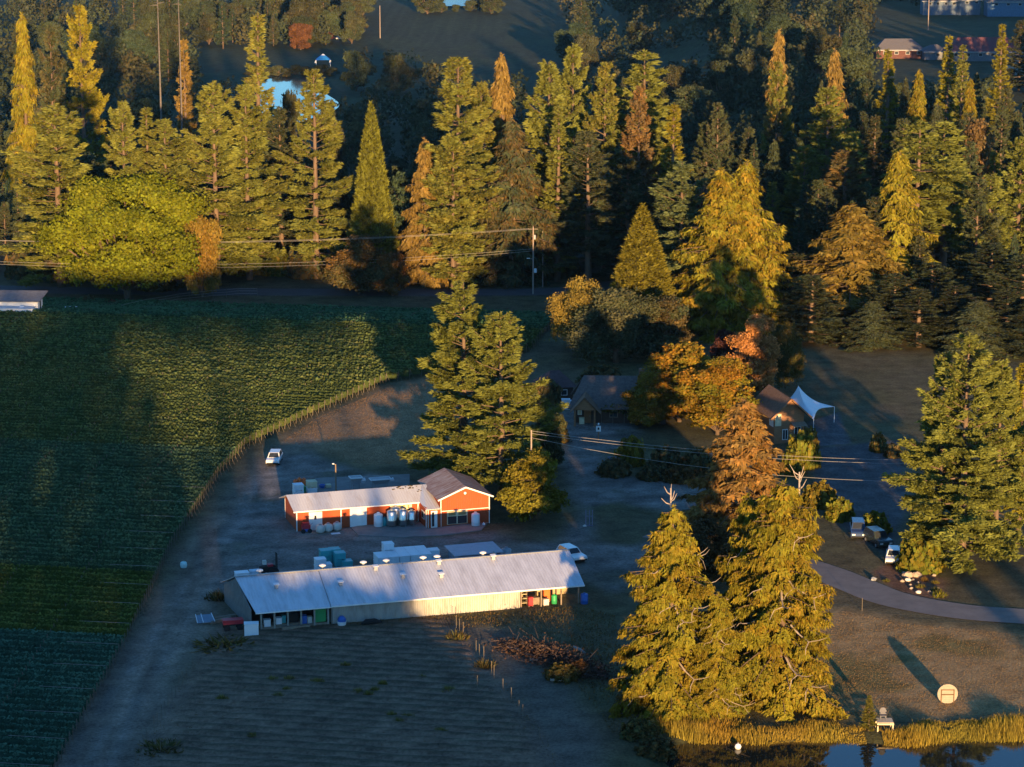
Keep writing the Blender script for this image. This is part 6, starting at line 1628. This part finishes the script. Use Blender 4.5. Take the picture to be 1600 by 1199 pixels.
# big cable reel lid
rp_ = G(1480, 1099)
o = empty('cable_reel', rp_, 0.0, 'big pale round wooden reel end standing on the lawn by the pond', 'cable reel')
cz, rr = 0.98, 1.0
for k in range(10):
    z0, z1 = cz - rr + k * 0.2, cz - rr + (k + 1) * 0.2 - 0.012
    w0, w1 = [math.sqrt(max(0.012, rr * rr - (z - cz) ** 2)) for z in (z0, z1)]
    zm = (z0 + z1) / 2; wm2 = math.sqrt(rr * rr - (zm - cz) ** 2)
    MB().prism([(-w0, z0), (w0, z0), (wm2, zm), (w1, z1), (-w1, z1), (-wm2, zm)], -0.06, 0.02).build('plank', mat('pale_reel_wood', (0.33, 0.29, 0.23), 0.85, var=0.2, scale=2), o)
M_FRAME = mat('brown_frame', (0.13, 0.075, 0.04), 0.85)
for x in (-0.62, 0.62): MB().box(x - 0.045, x + 0.045, -0.13, -0.062, 0.05, 1.45).build('brace', M_FRAME, o)
for z in (1.4, 0.92): MB().box(-0.573, 0.573, -0.12, -0.062, z - 0.045, z + 0.045).build('brace', M_FRAME, o)
for x in (-0.5, 0.5): MB().bar((x, 0.03, 1.2), (x, 0.9, 0.02), 0.07).build('prop', M_WOOD, o)
# little dock with chair
dp = G(1383, 1148, -0.3)
o = empty('pond_dock', (dp[0], dp[1], -0.42), 0, 'small wooden dock frame at the pond edge', 'dock')
M_PALE = mat('pale_timber', (0.60, 0.50, 0.34), 0.85, var=0.2)
for sx in (-0.72, 0.72):
    for yv in (0.0, 1.3): MB().box(sx - 0.06, sx + 0.06, yv - 0.06, yv + 0.06, -0.4, 1.28).build('post', M_PALE, o)
MB().box(-0.8, 0.8, -0.14, -0.065, 1.12, 1.26).build('beam', M_PALE, o); MB().box(-0.5, 0.5, -0.12, -0.065, 0.28, 0.38).build('step', M_PALE, o)
for k in range(7): MB().box(-0.78, 0.78, -0.05 + k * 0.2, 0.13 + k * 0.2, 1.282, 1.33).build('plank', M_PALE, o)
ch = empty('lawn_chair', (dp[0] - 0.1, dp[1] + 1.0, 0.915), 0, 'grey rounded chair on the pond dock', 'chair')
MB().box(-0.28, 0.28, -0.3, 0.25, 0.36, 0.42).build('seat', mat('grey_chair', (0.12, 0.125, 0.15), 0.6), ch)
bk = [(-0.3, 0.42), (0.3, 0.42), (0.34, 0.75), (0.22, 1.02), (0, 1.1), (-0.22, 1.02), (-0.34, 0.75)]
MB().prism(bk, 0.2, 0.26).build('backrest', MATS['grey_chair'], ch)
for sx in (-0.25, 0.25):
    for yv in (-0.25, 0.2): MB().box(sx - 0.025, sx + 0.025, yv - 0.025, yv + 0.025, 0, 0.36).build('leg', MATS['grey_chair'], ch)
    MB().box(sx * 1.2 - 0.03, sx * 1.2 + 0.03, -0.3, 0.24, 0.6, 0.64).build('armrest', MATS['grey_chair'], ch)
# little hut at the shore
hp_ = G(1083, 1122)
o = empty('pump_hut', hp_, 0.05, 'small red-brown plank hut under the pond cedars', 'hut')
MB().box(-0.6, 0.6, 0.05, 1.2, 0, 1.3).build('wall', M_BROWNWALL, o)
for k in range(5): MB().box(-0.66 + k * 0.265, -0.66 + k * 0.265 + 0.245, -0.02, 0.045, 0.08, 1.45).build('plank', mat('red_plank_%d' % (k % 2), [(0.40, 0.14, 0.05), (0.34, 0.12, 0.045)][k % 2], 0.8), o)
MB().box(-0.72, 0.72, -0.16, -0.03, 0.0, 0.1).build('sill', M_PALE, o); MB().slab((-0.8, -0.15, 1.5), (0.8, -0.15, 1.5), (0.8, 1.4, 1.75), (-0.8, 1.4, 1.75), 0.08).build('roof', M_WOOD, o)
tag(MB().bar((0, 0, 0.35), (0.85, 0, 0.02), 0.12, 0.06).build('ramp_board', M_PALE, None, hp_ + [0.75, 0, 0]), 'pale board leaning right of the small hut', 'board')
# white buoy afloat
bp = G(1153, 1170, -0.42)
o = empty('white_buoy', (bp[0], bp[1], -0.42), 0, 'round white buoy floating on the pond', 'buoy')
MB().lathe([(0.05, -0.12), (0.24, 0.0), (0.33, 0.2), (0.24, 0.42), (0.08, 0.5)], n=14).build('float', M_WHITE, o, smooth=True); MB().lathe([(0.06, 0.49), (0.06, 0.6), (0.02, 0.62)], n=8).build('knob', M_GREY, o)
o = tag(link('marker_post', STAKE_ME, None, G(1347, 955)), 'thin green marker post beside the driveway', 'post')
# rock bed
rr_ = random.Random(21)
def rock(loc, s, label, m, group=None):
    rg = np.random.default_rng(int(loc[0] * 100) % 9999); u = MB()
    vs, fs = [], []
    nlat, nlon = 5, 8
    for i_ in range(nlat + 1):
        for j_ in range(nlon):
            a, b = math.pi * i_ / nlat, 2 * math.pi * j_ / nlon
            r_ = s * (0.85 + 0.3 * rg.random())
            vs.append((r_ * math.sin(a) * math.cos(b) * 1.2, r_ * math.sin(a) * math.sin(b), r_ * 0.75 * math.cos(a) + s * 0.4))
    for i_ in range(nlat):
        for j_ in range(nlon): fs.append((i_ * nlon + j_, (i_ + 1) * nlon + j_, (i_ + 1) * nlon + (j_ + 1) % nlon, i_ * nlon + (j_ + 1) % nlon))
    u.add(vs, fs); tag(u.build('rock', m, None, loc), label, 'rock', group)
M_ROCK = mat('pale_rock', (0.42, 0.33, 0.25), 0.95, var=0.35, scale=2.5, bump=0.4, bscale=6); M_ROCKW = mat('white_rock', (0.7, 0.66, 0.6), 0.9)
rock(G(1418, 902), 0.55, 'large pale boulder at the top of the rock bed, left one', M_ROCK); rock(G(1433, 901), 0.5, 'large pale boulder at the top of the rock bed, right one', M_ROCK)
rock(G(1435, 927), 0.28, 'round white stone low in the rock bed', M_ROCKW); rock(G(1365, 907), 0.32, 'grey stone at the left tip of the rock bed', M_GREY); rock(G(1419, 908), 0.3, 'small pale stone below the left boulder', M_ROCKW)
for k in range(34):
    a, b = rr_.uniform(1366, 1474), rr_.uniform(890, 934); g = G(a, b)
    if sdist(np.array([g[0]]), np.array([g[1]]), P_BED)[0] > -0.3: continue
    if k % 3: rock(g, rr_.uniform(0.12, 0.24), 'small brown stone in the rock bed by the driveway', M_ROCK, 'small stones in the rock bed')
    else: bush(a, b, rr_.uniform(0.7, 1.2), rr_.uniform(0.4, 0.8), rr_.choice([(0.12, 0.12, 0.03), (0.15, 0.10, 0.03), (0.09, 0.11, 0.03)]), 'low plant tuft in the rock bed by the driveway', name='bed_plant', group='plant tufts in the rock bed')
bush(1468, 932, 1.6, 0.9, LG, 'bright green tuft at the right end of the rock bed', name='bed_plant')
# brush pile with logs
def brush_pile():
    rg = np.random.default_rng(14); c = G(862, 1032); o = empty('brush_pile', c, 0, 'long heap of dead brown branches below the right end of the shed', 'brush pile')
    mb = MB()
    for k in range(900):
        t = rg.uniform(-1, 1); ax = np.array([t * 4.4, -t * 5.0]); sp = (1 - abs(t) ** 2.2)
        a = np.array([*(ax + rg.normal(0, 1.25, 2)), abs(rg.normal(0, 0.42)) * (0.4 + sp)])
        b = a + unit(rg.normal(size=3) * [1, 1, 0.35]) * rg.uniform(0.5, 1.8); b[2] = max(0.02, b[2])
        mb.tube([a, (a + b) / 2 + rg.normal(0, 0.08, 3), b], [0.035, 0.028, 0.012], 3, cap=False)
    mb.build('twigs', mat('brown_twigs', (0.085, 0.058, 0.048), 0.95, var=0.3), o)['kind'] = 'stuff'
    n = 5200; t = rg.uniform(-1, 1, n); x = t * 4.4 + rg.normal(0, 1.2, n); y = -t * 5.0 + rg.normal(0, 1.2, n)
    z = np.abs(rg.normal(0, 0.5, n)) * (1 - np.abs(t) ** 2.2 + 0.25)
    lv = Leaves(4); lv.add(cards(rg, np.c_[x, y, z], unit(rg.normal(size=(n, 3)) + [0, 0, 0.3]), rg.uniform(0.08, 0.28, n)), rg.random(n), rg.random(n))
    f = link('dead_leaves', lv.mesh('dead_leaves'), o); f.color = (0.07, 0.045, 0.035, 0.1); f['kind'] = 'stuff'
brush_pile()
for k, (px, py, l, a, lb) in enumerate([(806, 1018, 2.4, -0.75, 'pale log at the left edge of the brush pile'), (905, 1018, 2.2, -1.05, 'pale pinkish log at the right of the brush pile'), (828, 1027, 1.0, -0.6, 'short log end below the pale log, upper one'), (834, 1034, 0.9, -0.5, 'short log end below the pale log, lower one'), (815, 1010, 2.0, 0.9, 'bent pale branch at the left of the brush pile'), (872, 1066, 1.6, -0.3, 'grey flat log on the ground below the brush pile')]):
    q = MB(); q.tube([(-l / 2, 0, 0.16), (0, 0.05, 0.2), (l / 2, 0, 0.15)], [0.15, 0.16, 0.12], 8); tag(q.build('log', M_DEAD, None, G(px, py), a, True), lb, 'log')
o = empty('sign_frame', G(921, 823), 0.0, 'dark three-post rack at the edge of the gravel island', 'post rack')
for x in (-0.45, 0.0, 0.35): MB().box(x - 0.06, x + 0.06, -0.06, 0.06, 0, 2.1).build('post', mat('violet_grey_post', (0.22, 0.20, 0.26), 0.8), o)
MB().box(-0.55, 0.45, -0.09, -0.062, 0.1, 0.22).box(-0.55, 0.45, -0.09, -0.062, 1.3, 1.38).build('rail', MATS['violet_grey_post'], o)
rock(G(914, 823), 0.22, 'pale stone left of the three-post rack', M_ROCKW)

# ------------------------------------------------------------------ evening haze
hb = MB().box(-4300, 4300, -2700, 6300, -40, 96)
hm = bpy.data.materials.new('haze_air'); hm.use_nodes = True
for n_ in list(hm.node_tree.nodes):
    if n_.type == 'BSDF_PRINCIPLED': hm.node_tree.nodes.remove(n_)
pv = hm.node_tree.nodes.new('ShaderNodeVolumePrincipled')
pv.inputs['Color'].default_value = (0.6, 0.82, 1.0, 1)
pv.inputs['Density'].default_value = 0.00003
pv.inputs['Anisotropy'].default_value = 0.7
hm.node_tree.links.new(pv.outputs[0], [n_ for n_ in hm.node_tree.nodes if n_.type == 'OUTPUT_MATERIAL'][0].inputs['Volume'])
hz = hb.build('haze', hm)
hz['kind'] = 'stuff'
